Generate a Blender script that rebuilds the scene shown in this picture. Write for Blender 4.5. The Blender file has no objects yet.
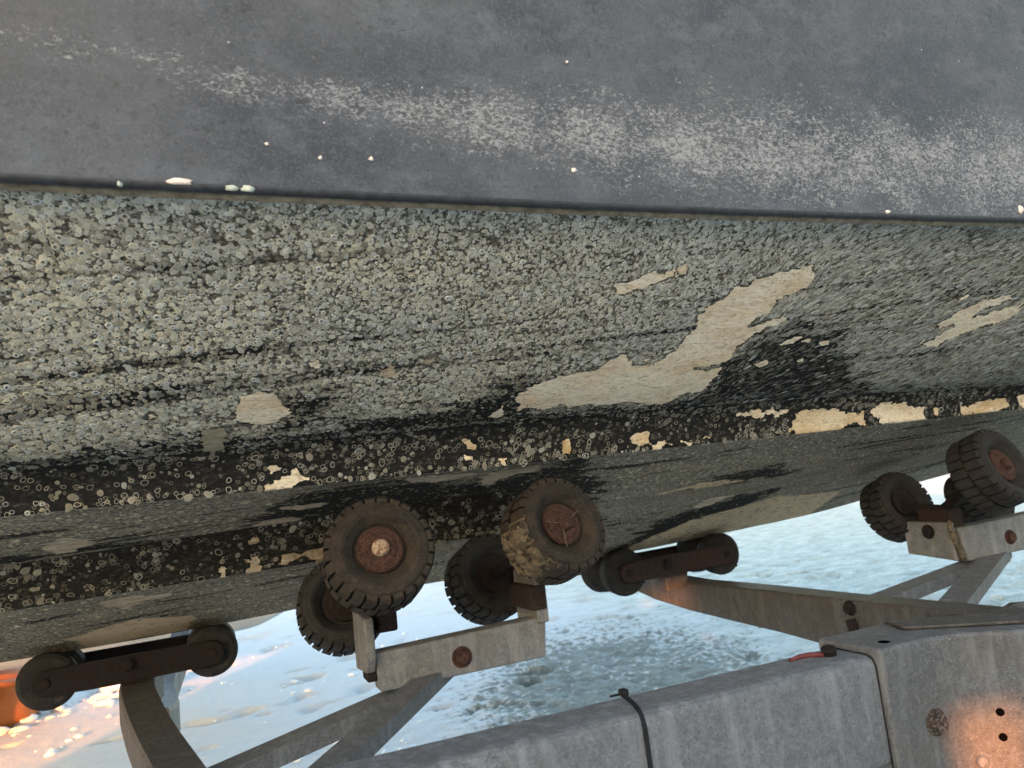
import bpy, bmesh, math, random
import numpy as np
from math import sin, cos, radians, pi, sqrt
from mathutils import Vector, Matrix

random.seed(7)
RNG = np.random.default_rng(11)
SC = bpy.context.scene
COL = SC.collection

# ------------------------------------------------------------------ camera
FPX, YAW, PITCH, ROLL, EYE = 760.0, radians(22.6), radians(8.0), radians(6.3), 0.9
_Fh = np.array([sin(YAW), cos(YAW), 0.0]); _Rt = np.array([cos(YAW), -sin(YAW), 0.0]); _Z = np.array([0, 0, 1.0])
CF = _Fh * cos(PITCH) + _Z * sin(PITCH); _U = -_Fh * sin(PITCH) + _Z * cos(PITCH)
CR = _Rt * cos(ROLL) - _U * sin(ROLL); CU = _U * cos(ROLL) + _Rt * sin(ROLL)
CO = np.array([0.0, 0.0, EYE])
cam_d = bpy.data.cameras.new('camera'); cam = bpy.data.objects.new('camera', cam_d); COL.objects.link(cam)
cam_d.sensor_width = 36.0; cam_d.lens = 36.0 * FPX / 1024; cam_d.clip_start = 0.02; cam_d.clip_end = 3000
cam.matrix_world = Matrix(((CR[0], CU[0], -CF[0], CO[0]), (CR[1], CU[1], -CF[1], CO[1]), (CR[2], CU[2], -CF[2], CO[2]), (0, 0, 0, 1)))
cam_d.dof.use_dof = True; cam_d.dof.focus_distance = 0.95; cam_d.dof.aperture_fstop = 9.0
SC.camera = cam

# ------------------------------------------------------------------ light
SUN_H = np.array([-0.50, -0.866]); SUN_H = SUN_H / np.linalg.norm(SUN_H)
SUN_EL = radians(8.5)
SUN_DIR = np.array([SUN_H[0] * cos(SUN_EL), SUN_H[1] * cos(SUN_EL), sin(SUN_EL)])   # towards the sun
world = bpy.data.worlds.new('World'); SC.world = world; world.use_nodes = True
wn = world.node_tree.nodes; wl = world.node_tree.links
sky = wn.new('ShaderNodeTexSky'); sky.sky_type = 'NISHITA'; sky.sun_disc = False
sky.sun_elevation = SUN_EL; sky.sun_rotation = math.atan2(SUN_DIR[0], SUN_DIR[1])
sky.air_density = 1.0; sky.dust_density = 2.2; sky.ozone_density = 0.95
wl.new(sky.outputs[0], wn['Background'].inputs[0]); wn['Background'].inputs[1].default_value = 0.15
sd = bpy.data.lights.new('sun', 'SUN'); sun = bpy.data.objects.new('sun', sd); COL.objects.link(sun)
sd.energy = 2.0; sd.angle = radians(0.5); sd.color = (1.0, 0.33, 0.09)
sun.rotation_euler = Vector(SUN_DIR).to_track_quat('Z', 'Y').to_euler(); sun.location = (-4, -9, 3)
SC.view_settings.view_transform = 'Standard'; SC.view_settings.look = 'None'
SC.view_settings.gamma = 1.0; SC.view_settings.exposure = 2.75

# ------------------------------------------------------------------ measuring helpers (photo pixel -> place)
def ray(x, y): return CR * (x - 512) / FPX - CU * (y - 384) / FPX + CF
def at_y(x, y, Y): d = ray(x, y); return CO + d * (Y / d[1])
def at_x(x, y, X): d = ray(x, y); return CO + d * (X / d[0])
def at_z(x, y, z): d = ray(x, y); return CO + d * ((z - EYE) / d[2])
def project(P):
    v = P - CO; d = v @ CF
    return 512 + FPX * (v @ CR) / d, 384 - FPX * (v @ CU) / d

def vnoise(u, v, seed=0):
    u = np.asarray(u, float); v = np.asarray(v, float)
    iu = np.floor(u).astype(np.int64); iv = np.floor(v).astype(np.int64); fu = u - iu; fv = v - iv
    def h(a, b):
        n = (a * 374761393 + b * 668265263 + seed * 974711) & 0xFFFFFFFF
        n = ((n ^ (n >> 13)) * 1274126177) & 0xFFFFFFFF
        return ((n ^ (n >> 16)) & 0xFFFF) / 65535.0
    fu = fu * fu * (3 - 2 * fu); fv = fv * fv * (3 - 2 * fv)
    a = h(iu, iv) * (1 - fu) + h(iu + 1, iv) * fu; b = h(iu, iv + 1) * (1 - fu) + h(iu + 1, iv + 1) * fu
    return a * (1 - fv) + b * fv
def fbm(u, v, seed=0, octs=4):
    s = 0; a = 1; t = 0
    for k in range(octs):
        s = s + a * vnoise(np.asarray(u) * 2 ** k, np.asarray(v) * 2 ** k, seed + k); t += a; a *= 0.55
    return s / t
def sstep(a, b, x): t = np.clip((x - a) / (b - a), 0, 1); return t * t * (3 - 2 * t)
def poly_sdf(pu, pv, poly):
    """signed distance (negative inside) of points to a polygon"""
    poly = np.asarray(poly, float); n = len(poly); d2 = np.full(pu.shape, 1e9); ins = np.zeros(pu.shape, bool)
    for i in range(n):
        a = poly[i]; b = poly[(i + 1) % n]; e = b - a
        wu = pu - a[0]; wv = pv - a[1]
        t = np.clip((wu * e[0] + wv * e[1]) / max(e @ e, 1e-12), 0, 1)
        d2 = np.minimum(d2, (wu - t * e[0]) ** 2 + (wv - t * e[1]) ** 2)
        c = ((a[1] > pv) != (b[1] > pv)) & (pu < (b[0] - a[0]) * (pv - a[1]) / (b[1] - a[1] + 1e-15) + a[0])
        ins ^= c
    return np.where(ins, -1, 1) * np.sqrt(d2)

# ------------------------------------------------------------------ object helpers
def tag(o, label=None, cat=None, group=None, kind=None):
    if label: o['label'] = label
    if cat: o['category'] = cat
    if group: o['group'] = group
    if kind: o['kind'] = kind
    return o
def empty(name, loc, label, cat, group=None):
    o = bpy.data.objects.new(name, None); COL.objects.link(o); o.location = loc; o.empty_display_size = 0.1
    return tag(o, label, cat, group)
def world_loc(o):
    v = Vector(o.location); p = o.parent
    while p: v = v + Vector(p.location); p = p.parent
    return v
def link(name, me, mats, parent=None, smooth=False):
    """mesh given in world coordinates"""
    o = bpy.data.objects.new(name, me); COL.objects.link(o)
    for m in (mats if isinstance(mats, (list, tuple)) else [mats]): me.materials.append(m)
    if parent: o.parent = parent; o.location = -world_loc(parent)
    if smooth: me.polygons.foreach_set('use_smooth', [True] * len(me.polygons))
    return o
def bm_obj(name, bm, mats, parent=None, smooth=False):
    bmesh.ops.recalc_face_normals(bm, faces=bm.faces)
    me = bpy.data.meshes.new(name); bm.to_mesh(me); bm.free()
    return link(name, me, mats, parent, smooth)
def np_mesh(name, V, quads=None, tris=None, col=None, floats=None, smooth=True):
    me = bpy.data.meshes.new(name); me.vertices.add(len(V)); me.vertices.foreach_set('co', np.asarray(V, np.float32).ravel())
    L = []; starts = []; n = 0
    if quads is not None and len(quads): L.append(np.asarray(quads).ravel()); starts.append(n + 4 * np.arange(len(quads))); n += 4 * len(quads)
    if tris is not None and len(tris): L.append(np.asarray(tris).ravel()); starts.append(n + 3 * np.arange(len(tris))); n += 3 * len(tris)
    L = np.concatenate(L).astype(np.int32); starts = np.concatenate(starts).astype(np.int32)
    me.loops.add(len(L)); me.loops.foreach_set('vertex_index', L)
    me.polygons.add(len(starts)); me.polygons.foreach_set('loop_start', starts)
    me.polygons.foreach_set('use_smooth', np.full(len(starts), smooth))
    me.update(calc_edges=True); me.validate()
    if col is not None:
        a = me.color_attributes.new('tint', 'FLOAT_COLOR', 'POINT')
        a.data.foreach_set('color', np.concatenate([col, np.ones((len(col), 1))], 1).astype(np.float32).ravel())
    for k, f in (floats or {}).items():
        a = me.attributes.new(k, 'FLOAT', 'POINT'); a.data.foreach_set('value', np.asarray(f, np.float32).ravel())
    return me
def grid_quads(nu, nv, off=0):
    i = np.arange(nu - 1)[:, None] * nv + np.arange(nv - 1)[None, :]
    return np.stack([i, i + nv, i + nv + 1, i + 1], -1).reshape(-1, 4) + off
def bx(bm, x0, x1, y0, y1, z0, z1, bev=0.0, seg=2, M=None):
    g = bmesh.ops.create_cube(bm, size=1.0); vs = g['verts']
    for v in vs: v.co = Vector(((x0 + x1) / 2 + v.co.x * (x1 - x0), (y0 + y1) / 2 + v.co.y * (y1 - y0), (z0 + z1) / 2 + v.co.z * (z1 - z0)))
    if M: bmesh.ops.transform(bm, matrix=M, verts=vs)
    if bev:
        es = list({e for v in vs for e in v.link_edges}); bmesh.ops.bevel(bm, geom=es, offset=bev, segments=seg, profile=0.5, affect='EDGES')
def prism(bm, pts, d, bev=0.0, seg=2):
    """polygon pts extruded by vector d"""
    a = [bm.verts.new(p) for p in pts]; f = bm.faces.new(a)
    r = bmesh.ops.extrude_face_region(bm, geom=[f]); nv = [v for v in r['geom'] if isinstance(v, bmesh.types.BMVert)]
    bmesh.ops.translate(bm, vec=Vector(d), verts=nv)
    if bev:
        es = list({e for v in a + nv for e in v.link_edges}); bmesh.ops.bevel(bm, geom=es, offset=bev, segments=seg, profile=0.5, affect='EDGES')
def frame_z(axis, up=(0, 0, 1)):
    z = Vector(axis).normalized(); x = Vector(up).cross(z)
    if x.length < 1e-4: x = Vector((1, 0, 0)).cross(z)
    x.normalize(); y = z.cross(x)
    return Matrix(((x.x, y.x, z.x), (x.y, y.y, z.y), (x.z, y.z, z.z)))
def place(loc, axis, up=(0, 0, 1)): return Matrix.Translation(Vector(loc)) @ frame_z(axis, up).to_4x4()
def lathe(bm, prof, n=48, M=None, close=False):
    rings = []; vs = []
    for r, z in prof:
        if r < 1e-6: ring = [bm.verts.new((0, 0, z))]
        else: ring = [bm.verts.new((r * cos(2 * pi * k / n), r * sin(2 * pi * k / n), z)) for k in range(n)]
        rings.append(ring); vs += ring
    pr = list(zip(rings, rings[1:])) + ([(rings[-1], rings[0])] if close else [])
    for a, b in pr:
        for k in range(n):
            k2 = (k + 1) % n
            if len(a) == 1 and len(b) > 1: bm.faces.new((a[0], b[k], b[k2]))
            elif len(b) == 1 and len(a) > 1: bm.faces.new((a[k], a[k2], b[0]))
            elif len(a) > 1: bm.faces.new((a[k], a[k2], b[k2], b[k]))
    if M: bmesh.ops.transform(bm, matrix=M, verts=vs)
def tube(bm, pts, r, n=8):
    prev = None; pts = [Vector(p) for p in pts]
    for i, p in enumerate(pts):
        t = (pts[min(i + 1, len(pts) - 1)] - pts[max(i - 1, 0)]).normalized(); F = frame_z(t)
        rr = r[i] if isinstance(r, (list, tuple)) else r
        ring = [bm.verts.new(p + F @ Vector((rr * cos(2 * pi * k / n), rr * sin(2 * pi * k / n), 0))) for k in range(n)]
        if prev:
            for k in range(n): bm.faces.new((prev[k], prev[(k + 1) % n], ring[(k + 1) % n], ring[k]))
        else: bm.faces.new(ring[::-1])
        prev = ring
    bm.faces.new(prev)
def strap(bm, pts, nrm, w, t, side):
    """flat band along pts, thickness t outwards along nrm[i], width w along side"""
    S = Vector(side).normalized() * w / 2; prev = None
    for p, n_ in zip(pts, nrm):
        p = Vector(p); n_ = Vector(n_).normalized() * t
        ring = [bm.verts.new(q) for q in (p - S, p + S, p + S + n_, p - S + n_)]
        if prev:
            for k in range(4): bm.faces.new((prev[k], prev[(k + 1) % 4], ring[(k + 1) % 4], ring[k]))
        else: bm.faces.new(ring)
        prev = ring
    bm.faces.new(prev[::-1])

# ------------------------------------------------------------------ materials
class NT:
    def __init__(s, name):
        s.m = bpy.data.materials.new(name); s.m.use_nodes = True; s.t = s.m.node_tree; s.n = s.t.nodes
        s.b = s.n['Principled BSDF']; s.tc = s.n.new('ShaderNodeTexCoord')
    def l(s, a, b): s.t.links.new(a, b)
    def co(s, scale=(1, 1, 1), kind='Object', rot=(0, 0, 0)):
        mp = s.n.new('ShaderNodeMapping'); s.l(s.tc.outputs[kind], mp.inputs[0]); mp.inputs['Scale'].default_value = scale; mp.inputs['Rotation'].default_value = rot
        return mp.outputs[0]
    def noise(s, scale, detail=4, rough=0.6, vec=None, dist=0):
        q = s.n.new('ShaderNodeTexNoise'); q.inputs['Scale'].default_value = scale; q.inputs['Detail'].default_value = detail
        q.inputs['Roughness'].default_value = rough; q.inputs['Distortion'].default_value = dist
        s.l(vec or s.co(), q.inputs['Vector']); return q.outputs['Fac']
    def vor(s, scale, vec=None, feat='F1', out='Distance', rnd=1.0):
        q = s.n.new('ShaderNodeTexVoronoi'); q.feature = feat; q.inputs['Scale'].default_value = scale; q.inputs['Randomness'].default_value = rnd
        s.l(vec or s.co(), q.inputs['Vector']); return q.outputs[out]
    def ramp(s, fac, stops, interp='LINEAR'):
        q = s.n.new('ShaderNodeValToRGB'); e = q.color_ramp.elements; q.color_ramp.interpolation = interp
        while len(e) < len(stops): e.new(0.5)
        for el, (p, c) in zip(e, stops):
            el.position = p; el.color = (*(c if isinstance(c, (tuple, list)) else (c, c, c)), 1)
        s.l(fac, q.inputs[0]); return q.outputs[0]
    def mix(s, fac, a, b, mode='MIX'):
        q = s.n.new('ShaderNodeMix'); q.data_type = 'RGBA'; q.blend_type = mode
        for i, v in ((0, fac), (6, a), (7, b)):
            if isinstance(v, (int, float)): q.inputs[i].default_value = v
            elif isinstance(v, (tuple, list)): q.inputs[i].default_value = (*v, 1)
            else: s.l(v, q.inputs[i])
        return q.outputs[2]
    def math(s, op, a, b=0.0, c=0.0, clamp=False):
        q = s.n.new('ShaderNodeMath'); q.operation = op; q.use_clamp = clamp
        for i, v in enumerate((a, b, c)):
            if isinstance(v, (int, float)): q.inputs[i].default_value = v
            else: s.l(v, q.inputs[i])
        return q.outputs[0]
    def attr(s, name, out='Fac'):
        q = s.n.new('ShaderNodeAttribute'); q.attribute_name = name; return q.outputs[out]
    def bump(s, h, strength=0.5, dist=0.002, prev=None):
        q = s.n.new('ShaderNodeBump'); q.inputs['Strength'].default_value = strength; q.inputs['Distance'].default_value = dist
        s.l(h, q.inputs['Height'])
        if prev: s.l(prev, q.inputs['Normal'])
        return q.outputs[0]
    def fin(s, col, rough=0.7, metal=0.0, nrm=None, spec=0.4):
        for k, v in (('Base Color', col), ('Roughness', rough), ('Metallic', metal), ('Specular IOR Level', spec)):
            if isinstance(v, (int, float)): s.b.inputs[k].default_value = v
            elif isinstance(v, (tuple, list)): s.b.inputs[k].default_value = (*v, 1)
            else: s.l(v, s.b.inputs[k])
        if nrm: s.l(nrm, s.b.inputs['Normal'])
        return s.m

def mat_hull(name, c1, c2, fw=0.5, blk_c=(0.022, 0.022, 0.021)):
    """old black antifouling crusted with grey-brown growth; attribute 'bare_black' says where the crust is missing"""
    s = NT(name)
    blk = s.attr('bare_black')
    st = s.noise(26, 5, 0.65, s.co((0.35, 1, 1.3)))
    fine = s.noise(240, 4, 0.7, s.co((0.5, 1, 1)))
    cells = s.vor(330, s.co((0.6, 1, 1)))
    crust = s.ramp(cells, [(0.0, (0.3, 0.275, 0.21)), (0.4, c1), (0.75, c2)])
    crust = s.mix(s.ramp(st, [(0.35, 0), (0.65, 1)]), crust, s.mix(0.5, crust, (0.1, 0.085, 0.06)))
    black = s.ramp(fine, [(0.3, (0.008, 0.008, 0.008)), (0.56, blk_c), (0.72, (0.1, 0.095, 0.078))])
    f = s.math('ADD', blk, s.math('MULTIPLY', s.math('SUBTRACT', st, 0.5), 0.9))
    f = s.math('ADD', f, s.math('MULTIPLY', s.math('SUBTRACT', fine, 0.5), fw))
    f = s.ramp(f, [(0.38, 0), (0.6, 1)])
    col = s.mix(f, crust, black)
    tan = s.attr('worn_tan')
    tf = s.ramp(s.math('ADD', tan, s.math('MULTIPLY', s.math('SUBTRACT', s.noise(60, 5, 0.65, s.co((0.3, 1, 1))), 0.5), 1.1)), [(0.55, 0), (0.68, 1)])
    col = s.mix(tf, col, s.mix(fine, (0.42, 0.3, 0.18), (0.62, 0.48, 0.32)))
    h = s.math('MULTIPLY', s.math('SUBTRACT', 1.0, cells), s.math('SUBTRACT', 1.0, f))
    n = s.bump(h, 0.7, 0.0016); n = s.bump(fine, 0.25, 0.0008, n)
    rr = s.math('ADD', 0.6, s.math('MULTIPLY', s.math('SUBTRACT', 1.0, f), 0.25))
    return s.fin(col, 0.9, 0, n, 0.06)
def mat_barnacle():
    s = NT('barnacle_shell')
    c = s.mix(s.ramp(s.noise(900, 2, 0.6), [(0.3, 0.0), (0.8, 0.45)]), s.attr('tint', 'Color'), (0.1, 0.095, 0.075))
    return s.fin(c, 0.75, 0, s.bump(s.noise(1500, 2), 0.3, 0.0004), 0.3)
def mat_patch(name, a, b, c):
    s = NT(name)
    n1 = s.noise(24, 5, 0.65, s.co((0.6, 1, 1))); n2 = s.noise(170, 6, 0.72, s.co((0.35, 1, 1)), 1.2)
    col = s.mix(s.ramp(n1, [(0.42, 0), (0.66, 1)]), a, b)
    col = s.mix(s.ramp(n2, [(0.38, 0.8), (0.5, 0.0)]), col, c)
    col = s.mix(s.ramp(s.noise(110, 6, 0.75, s.co((0.4, 1, 1)), 0.6), [(0.54, 0), (0.66, 0.6)]), col, s.mix(0.6, a, (0.85, 0.82, 0.78)))
    col = s.mix(s.ramp(s.noise(420, 3, 0.6, s.co((0.5, 1, 1))), [(0.58, 0), (0.68, 0.6)]), col, (0.16, 0.12, 0.08))
    return s.fin(col, 0.6, 0, s.bump(n2, 1.0, 0.003), 0.35)
def mat_topside():
    s = NT('weathered_grey_gelcoat')
    big = s.noise(5, 5, 0.6); mid = s.noise(38, 6, 0.7, s.co((0.55, 1, 1))); fine = s.noise(420, 3, 0.65)
    col = s.mix(s.ramp(big, [(0.35, 0), (0.65, 1)]), (0.042, 0.048, 0.059), (0.084, 0.089, 0.1))
    col = s.mix(s.ramp(mid, [(0.47, 0), (0.68, 0.6)]), col, (0.125, 0.134, 0.155))
    col = s.mix(s.ramp(s.noise(60, 4, 0.6), [(0.26, 0.4), (0.45, 0)]), col, (0.035, 0.038, 0.04))
    col = s.mix(s.ramp(fine, [(0.5, 0), (0.7, 0.45)]), col, (0.16, 0.16, 0.168))
    ck = s.attr('chalk')
    w = s.noise(300, 4, 0.7, s.co((0.65, 1, 1.1)), 0.9); w2 = s.noise(30, 4, 0.6, s.co((0.6, 1, 1)))
    w = s.math('ADD', s.math('MULTIPLY', w, 0.9), s.math('MULTIPLY', w2, 0.3))
    cf = s.ramp(s.math('ADD', w, s.math('MULTIPLY', s.math('SUBTRACT', ck, 1.0), 0.24)), [(0.6, 0), (0.76, 0.62)])
    col = s.mix(s.ramp(s.noise(150, 5, 0.75), [(0.34, 0.6), (0.46, 0)]), col, (0.035, 0.036, 0.038))
    col = s.mix(s.ramp(s.noise(13, 6, 0.7, s.co((0.7, 1, 1))), [(0.48, 0), (0.62, 0.35)]), col, (0.09, 0.092, 0.098))
    col = s.mix(cf, col, (0.4, 0.395, 0.39))
    dots = s.ramp(s.vor(34), [(0.0, 1), (0.022, 0.9), (0.035, 0)])
    col = s.mix(dots, col, (0.62, 0.61, 0.56))
    n = s.bump(cf, 0.35, 0.0007); n = s.bump(mid, 0.12, 0.001, n)
    return s.fin(col, s.ramp(mid, [(0.3, 0.45), (0.7, 0.65)]), 0, n, 0.22)
def mat_simple(name, a, b, scale=60, rough=0.7, metal=0.0, bump=0.3, dist=0.001, detail=5, spec=0.4):
    s = NT(name); n = s.noise(scale, detail, 0.65)
    return s.fin(s.mix(s.ramp(n, [(0.35, 0), (0.65, 1)]), a, b), rough, metal, s.bump(n, bump, dist), spec)
def mat_galv(name, lo, hi, stain, amount):
    s = NT(name)
    spg = s.ramp(s.vor(330, out='Color'), [(0.1, 0.0), (0.9, 1.0)]); g = s.ramp(s.noise(330, 5, 0.8), [(0.32, 0), (0.68, 1)]); big = s.noise(16, 5, 0.65)
    mid = s.ramp(s.noise(70, 5, 0.7), [(0.35, 0), (0.65, 1)])
    col = s.mix(s.math('ADD', s.math('MULTIPLY', g, 0.55), s.math('MULTIPLY', spg, 0.4)), lo, hi)
    col = s.mix(s.math('MULTIPLY', mid, 0.6), col, lo)
    glint = s.ramp(s.noise(700, 2, 0.5), [(0.63, 0), (0.72, 0.5)]); col = s.mix(glint, col, (0.42, 0.42, 0.42))  # sparkle of the zinc painted into the colour as pale specks
    col = s.mix(s.ramp(big, [(0.48, 0), (0.7, amount)]), col, stain)
    drip = s.ramp(s.noise(60, 4, 0.6, s.co((1, 1, 0.12))), [(0.5, 0), (0.68, 0.6)]); col = s.mix(drip, col, hi)
    pits = s.ramp(s.noise(230, 5, 0.75), [(0.3, 0.85), (0.4, 0)]); col = s.mix(pits, col, (0.03, 0.027, 0.024))
    n = s.bump(g, 0.5, 0.0008); n = s.bump(mid, 0.15, 0.002, n)
    return s.fin(col, s.ramp(g, [(0.3, 0.5), (0.7, 0.75)]), 0.1, n, 0.45)
def mat_rubber(name, a, b, dust, amt):
    s = NT(name); n = s.noise(55, 6, 0.7); f = s.noise(350, 4, 0.7)
    col = s.mix(s.ramp(n, [(0.35, 0), (0.68, 1)]), a, b); col = s.mix(s.ramp(f, [(0.52, 0), (0.75, amt)]), col, dust)
    col = s.mix(s.ramp(s.noise(500, 2, 0.5), [(0.72, 0), (0.76, 0.7)]), col, (0.3, 0.28, 0.22))
    return s.fin(col, 0.82, 0, s.bump(f, 0.4, 0.0008), 0.25)
def mat_rust(name, a, b, c):
    s = NT(name); n = s.noise(150, 6, 0.75); f = s.noise(480, 4, 0.75)
    col = s.mix(s.ramp(n, [(0.4, 0), (0.58, 1)]), a, b); col = s.mix(s.ramp(f, [(0.52, 0), (0.64, 0.9)]), col, c)
    h = s.math('ADD', f, s.math('MULTIPLY', n, 1.5))
    return s.fin(col, 0.85, 0.0, s.bump(h, 0.9, 0.0014), 0.25)
def mat_snow():
    s = NT('trodden_snow')
    gr = s.attr('grassy')
    n1 = s.noise(1.6, 5, 0.62); n2 = s.noise(14, 5, 0.68); n3 = s.noise(24, 4, 0.62, s.co((1, 1, 0.2))); n4 = s.noise(75, 3, 0.7)
    st = s.math('ADD', s.math('MULTIPLY', s.noise(7, 6, 0.78, s.co((0.6, 1.2, 1), rot=(0, 0, radians(22.6))), 0.6), 0.65), s.math('MULTIPLY', n4, 0.35))
    white = s.mix(n2, (0.5, 0.5, 0.475), (0.65, 0.65, 0.615))
    ice = s.mix(s.ramp(st, [(0.38, 0), (0.58, 1)]), (0.22, 0.245, 0.2), (0.56, 0.585, 0.52))
    grass = s.mix(s.ramp(n4, [(0.35, 0), (0.7, 1)]), (0.06, 0.064, 0.042), (0.2, 0.215, 0.16))
    col = s.mix(s.attr('icy'), white, ice)
    f = s.math('ADD', gr, s.math('MULTIPLY', s.math('SUBTRACT', n3, 0.5), 2.0)); f = s.math('ADD', f, s.math('MULTIPLY', s.math('SUBTRACT', n1, 0.5), 0.7))
    f = s.math('ADD', f, s.math('MULTIPLY', s.math('SUBTRACT', n4, 0.5), 0.7))
    col = s.mix(s.ramp(f, [(0.62, 0), (0.86, 0.82)]), col, grass)
    n = s.bump(n2, 0.3, 0.02); n = s.bump(n4, 0.5, 0.006, n)
    return s.fin(col, 0.75, 0, n, 0.3)

M = dict(
    hull=mat_hull('fouled_bottom', (0.19, 0.177, 0.142), (0.042, 0.039, 0.033)), hull2=mat_hull('silted_bottom', (0.32, 0.28, 0.215), (0.11, 0.094, 0.072), 1.6, (0.03, 0.028, 0.024)), shell=mat_barnacle(), topside=mat_topside(),
    cream=mat_patch('cream_gelcoat', (0.86, 0.755, 0.58), (0.74, 0.57, 0.37), (0.46, 0.35, 0.22)),
    ochre=mat_patch('stained_gelcoat', (0.74, 0.62, 0.43), (0.52, 0.33, 0.13), (0.42, 0.3, 0.17)),
    dull=mat_patch('worn_tan_primer', (0.55, 0.43, 0.29), (0.4, 0.31, 0.21), (0.13, 0.105, 0.075)),
    olive=mat_patch('olive_primer', (0.3, 0.27, 0.17), (0.24, 0.21, 0.13), (0.36, 0.33, 0.22)),
    lip_shade=mat_simple('lip_shade_black', (0.018, 0.019, 0.022), (0.04, 0.042, 0.048), 120, 0.6),
    brownwood=mat_simple('brown_joint', (0.14, 0.105, 0.07), (0.34, 0.27, 0.18), 90, 0.85),
    deck=mat_simple('grey_deck', (0.3, 0.3, 0.3), (0.42, 0.42, 0.41), 20, 0.6),
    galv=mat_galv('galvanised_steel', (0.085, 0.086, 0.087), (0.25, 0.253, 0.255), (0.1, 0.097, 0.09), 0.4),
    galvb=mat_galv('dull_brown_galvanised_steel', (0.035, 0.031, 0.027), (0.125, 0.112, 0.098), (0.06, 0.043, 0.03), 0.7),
    galvm=mat_galv('shaded_galvanised_steel', (0.062, 0.06, 0.058), (0.2, 0.196, 0.19), (0.09, 0.08, 0.065), 0.5),  # darker copy of the galvanised steel, shade included in its base colours
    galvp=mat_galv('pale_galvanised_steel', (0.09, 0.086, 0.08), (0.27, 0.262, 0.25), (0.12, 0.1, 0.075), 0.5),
    rub=mat_rubber('brown_dusty_rubber', (0.014, 0.012, 0.01), (0.042, 0.03, 0.02), (0.1, 0.074, 0.047), 0.5),
    rubd=mat_rubber('black_rubber', (0.012, 0.012, 0.012), (0.03, 0.027, 0.024), (0.06, 0.05, 0.04), 0.35),
    mud=mat_rubber('caked_mud', (0.05, 0.038, 0.024), (0.13, 0.1, 0.062), (0.28, 0.23, 0.16), 0.7),
    rust=mat_rust('rust', (0.022, 0.012, 0.01), (0.06, 0.027, 0.019), (0.13, 0.062, 0.036)), rustm=mat_rust('brown_rust', (0.018, 0.012, 0.0105), (0.034, 0.021, 0.017), (0.06, 0.036, 0.027)),
    rustd=mat_rust('dark_rust', (0.008, 0.006, 0.0055), (0.016, 0.01, 0.009), (0.03, 0.018, 0.014)),
    oldbolt=mat_rust('weathered_bolt', (0.025, 0.014, 0.011), (0.07, 0.045, 0.032), (0.3, 0.27, 0.24)),
    pin=mat_rust('worn_pin', (0.5, 0.42, 0.3), (0.16, 0.06, 0.03), (0.3, 0.14, 0.06)),
    hole=mat_simple('dark_hole', (0.002, 0.002, 0.002), (0.003, 0.003, 0.003), 200, 1.0, spec=0.0),  # near-black colour stands in for the shade inside a recess
    black=mat_simple('black_nylon', (0.012, 0.012, 0.013), (0.022, 0.022, 0.023), 200, 0.6, spec=0.15),
    flake=mat_simple('paint_flake', (0.72, 0.55, 0.46), (0.8, 0.72, 0.64), 150, 0.7),
    moss=mat_simple('pale_lichen', (0.4, 0.44, 0.36), (0.55, 0.56, 0.47), 150, 0.9),
    red=mat_simple('red_rubber', (0.1, 0.018, 0.018), (0.16, 0.035, 0.03), 150, 0.6),
    orange=mat_simple('orange_plastic', (0.36, 0.1, 0.015), (0.42, 0.13, 0.02), 12, 0.5),
    pale=mat_simple('pale_hull_paint', (0.5, 0.5, 0.47), (0.6, 0.6, 0.57), 9, 0.6),
    wood=mat_simple('grey_board', (0.16, 0.13, 0.1), (0.26, 0.22, 0.18), 14, 0.85),
    snow=mat_snow(),
)
s_ = NT('loose_snow'); M['clod'] = s_.fin(s_.mix(s_.noise(30), (0.72, 0.77, 0.82), (0.86, 0.88, 0.9)), 0.75, 0, s_.bump(s_.noise(90, 4), 0.5, 0.006), 0.3)

# ------------------------------------------------------------------ ground: one sheet out to the horizon
def axis_pts(lo, hi, step, far):
    c = list(np.arange(lo, hi + 1e-6, step)); st = step
    a = lo; left = []
    while a > -far: st *= 1.25; a -= st; left.append(a)
    st = step; b = hi; right = []
    while b < far: st *= 1.25; b += st; right.append(b)
    return np.array(left[::-1] + c + right)
gx = axis_pts(-1.4, 5.0, 0.019, 1500); gy = axis_pts(2.6, 7.6, 0.019, 1500)
GX, GY = np.meshgrid(gx, gy, indexing='ij')
tr = lambda pts: [at_z(x, y, 0)[:2] for x, y in pts]
grassy = np.zeros(GX.shape)
near = (GX > -4) & (GX < 30) & (GY > 1) & (GY < 30)
def soft(poly, w): 
    r = np.zeros(GX.shape); d = poly_sdf(GX[near], GY[near], tr(poly)); r[near] = sstep(w, -w, d); return r
g1 = soft([(395, 700), (440, 660), (520, 625), (640, 610), (720, 610), (790, 640), (790, 760), (395, 790)], 0.5)
g2 = soft([(500, 690), (560, 650), (640, 640), (740, 660), (740, 768), (500, 768)], 0.45)
grassy = np.clip(0.5 * g1 + 0.5 * g2 + 0.12 * sstep(0.6, 1.8, GX), 0, 1)
icy = np.clip(sstep(1.2, 3.0, GX - 0.1 * GY), 0, 1) * sstep(26, 12, np.hypot(GX, GY))
amp = sstep(14, 7, np.hypot(GX, GY))
lump = fbm(GX * 20, GY * 20, 3, 3) - 0.5; big = fbm(GX * 1.4, GY * 1.4, 9, 3) - 0.5
GZ = amp * (0.03 * big + lump * (0.005 + 0.034 * np.clip(grassy * 1.3, 0, 1)) + 0.006 * icy * (fbm(GX * 2.2 + GY * 0.6, GY * 5.5, 21, 4) - 0.5))
foot = np.maximum(fbm(GX * 4.5 - GY * 1.5, GY * 7, 33, 2) - 0.68, 0) * sstep(6, 4, np.abs(GX - 1)) * (GY > 3)
GZ -= amp * foot * 0.35
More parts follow.
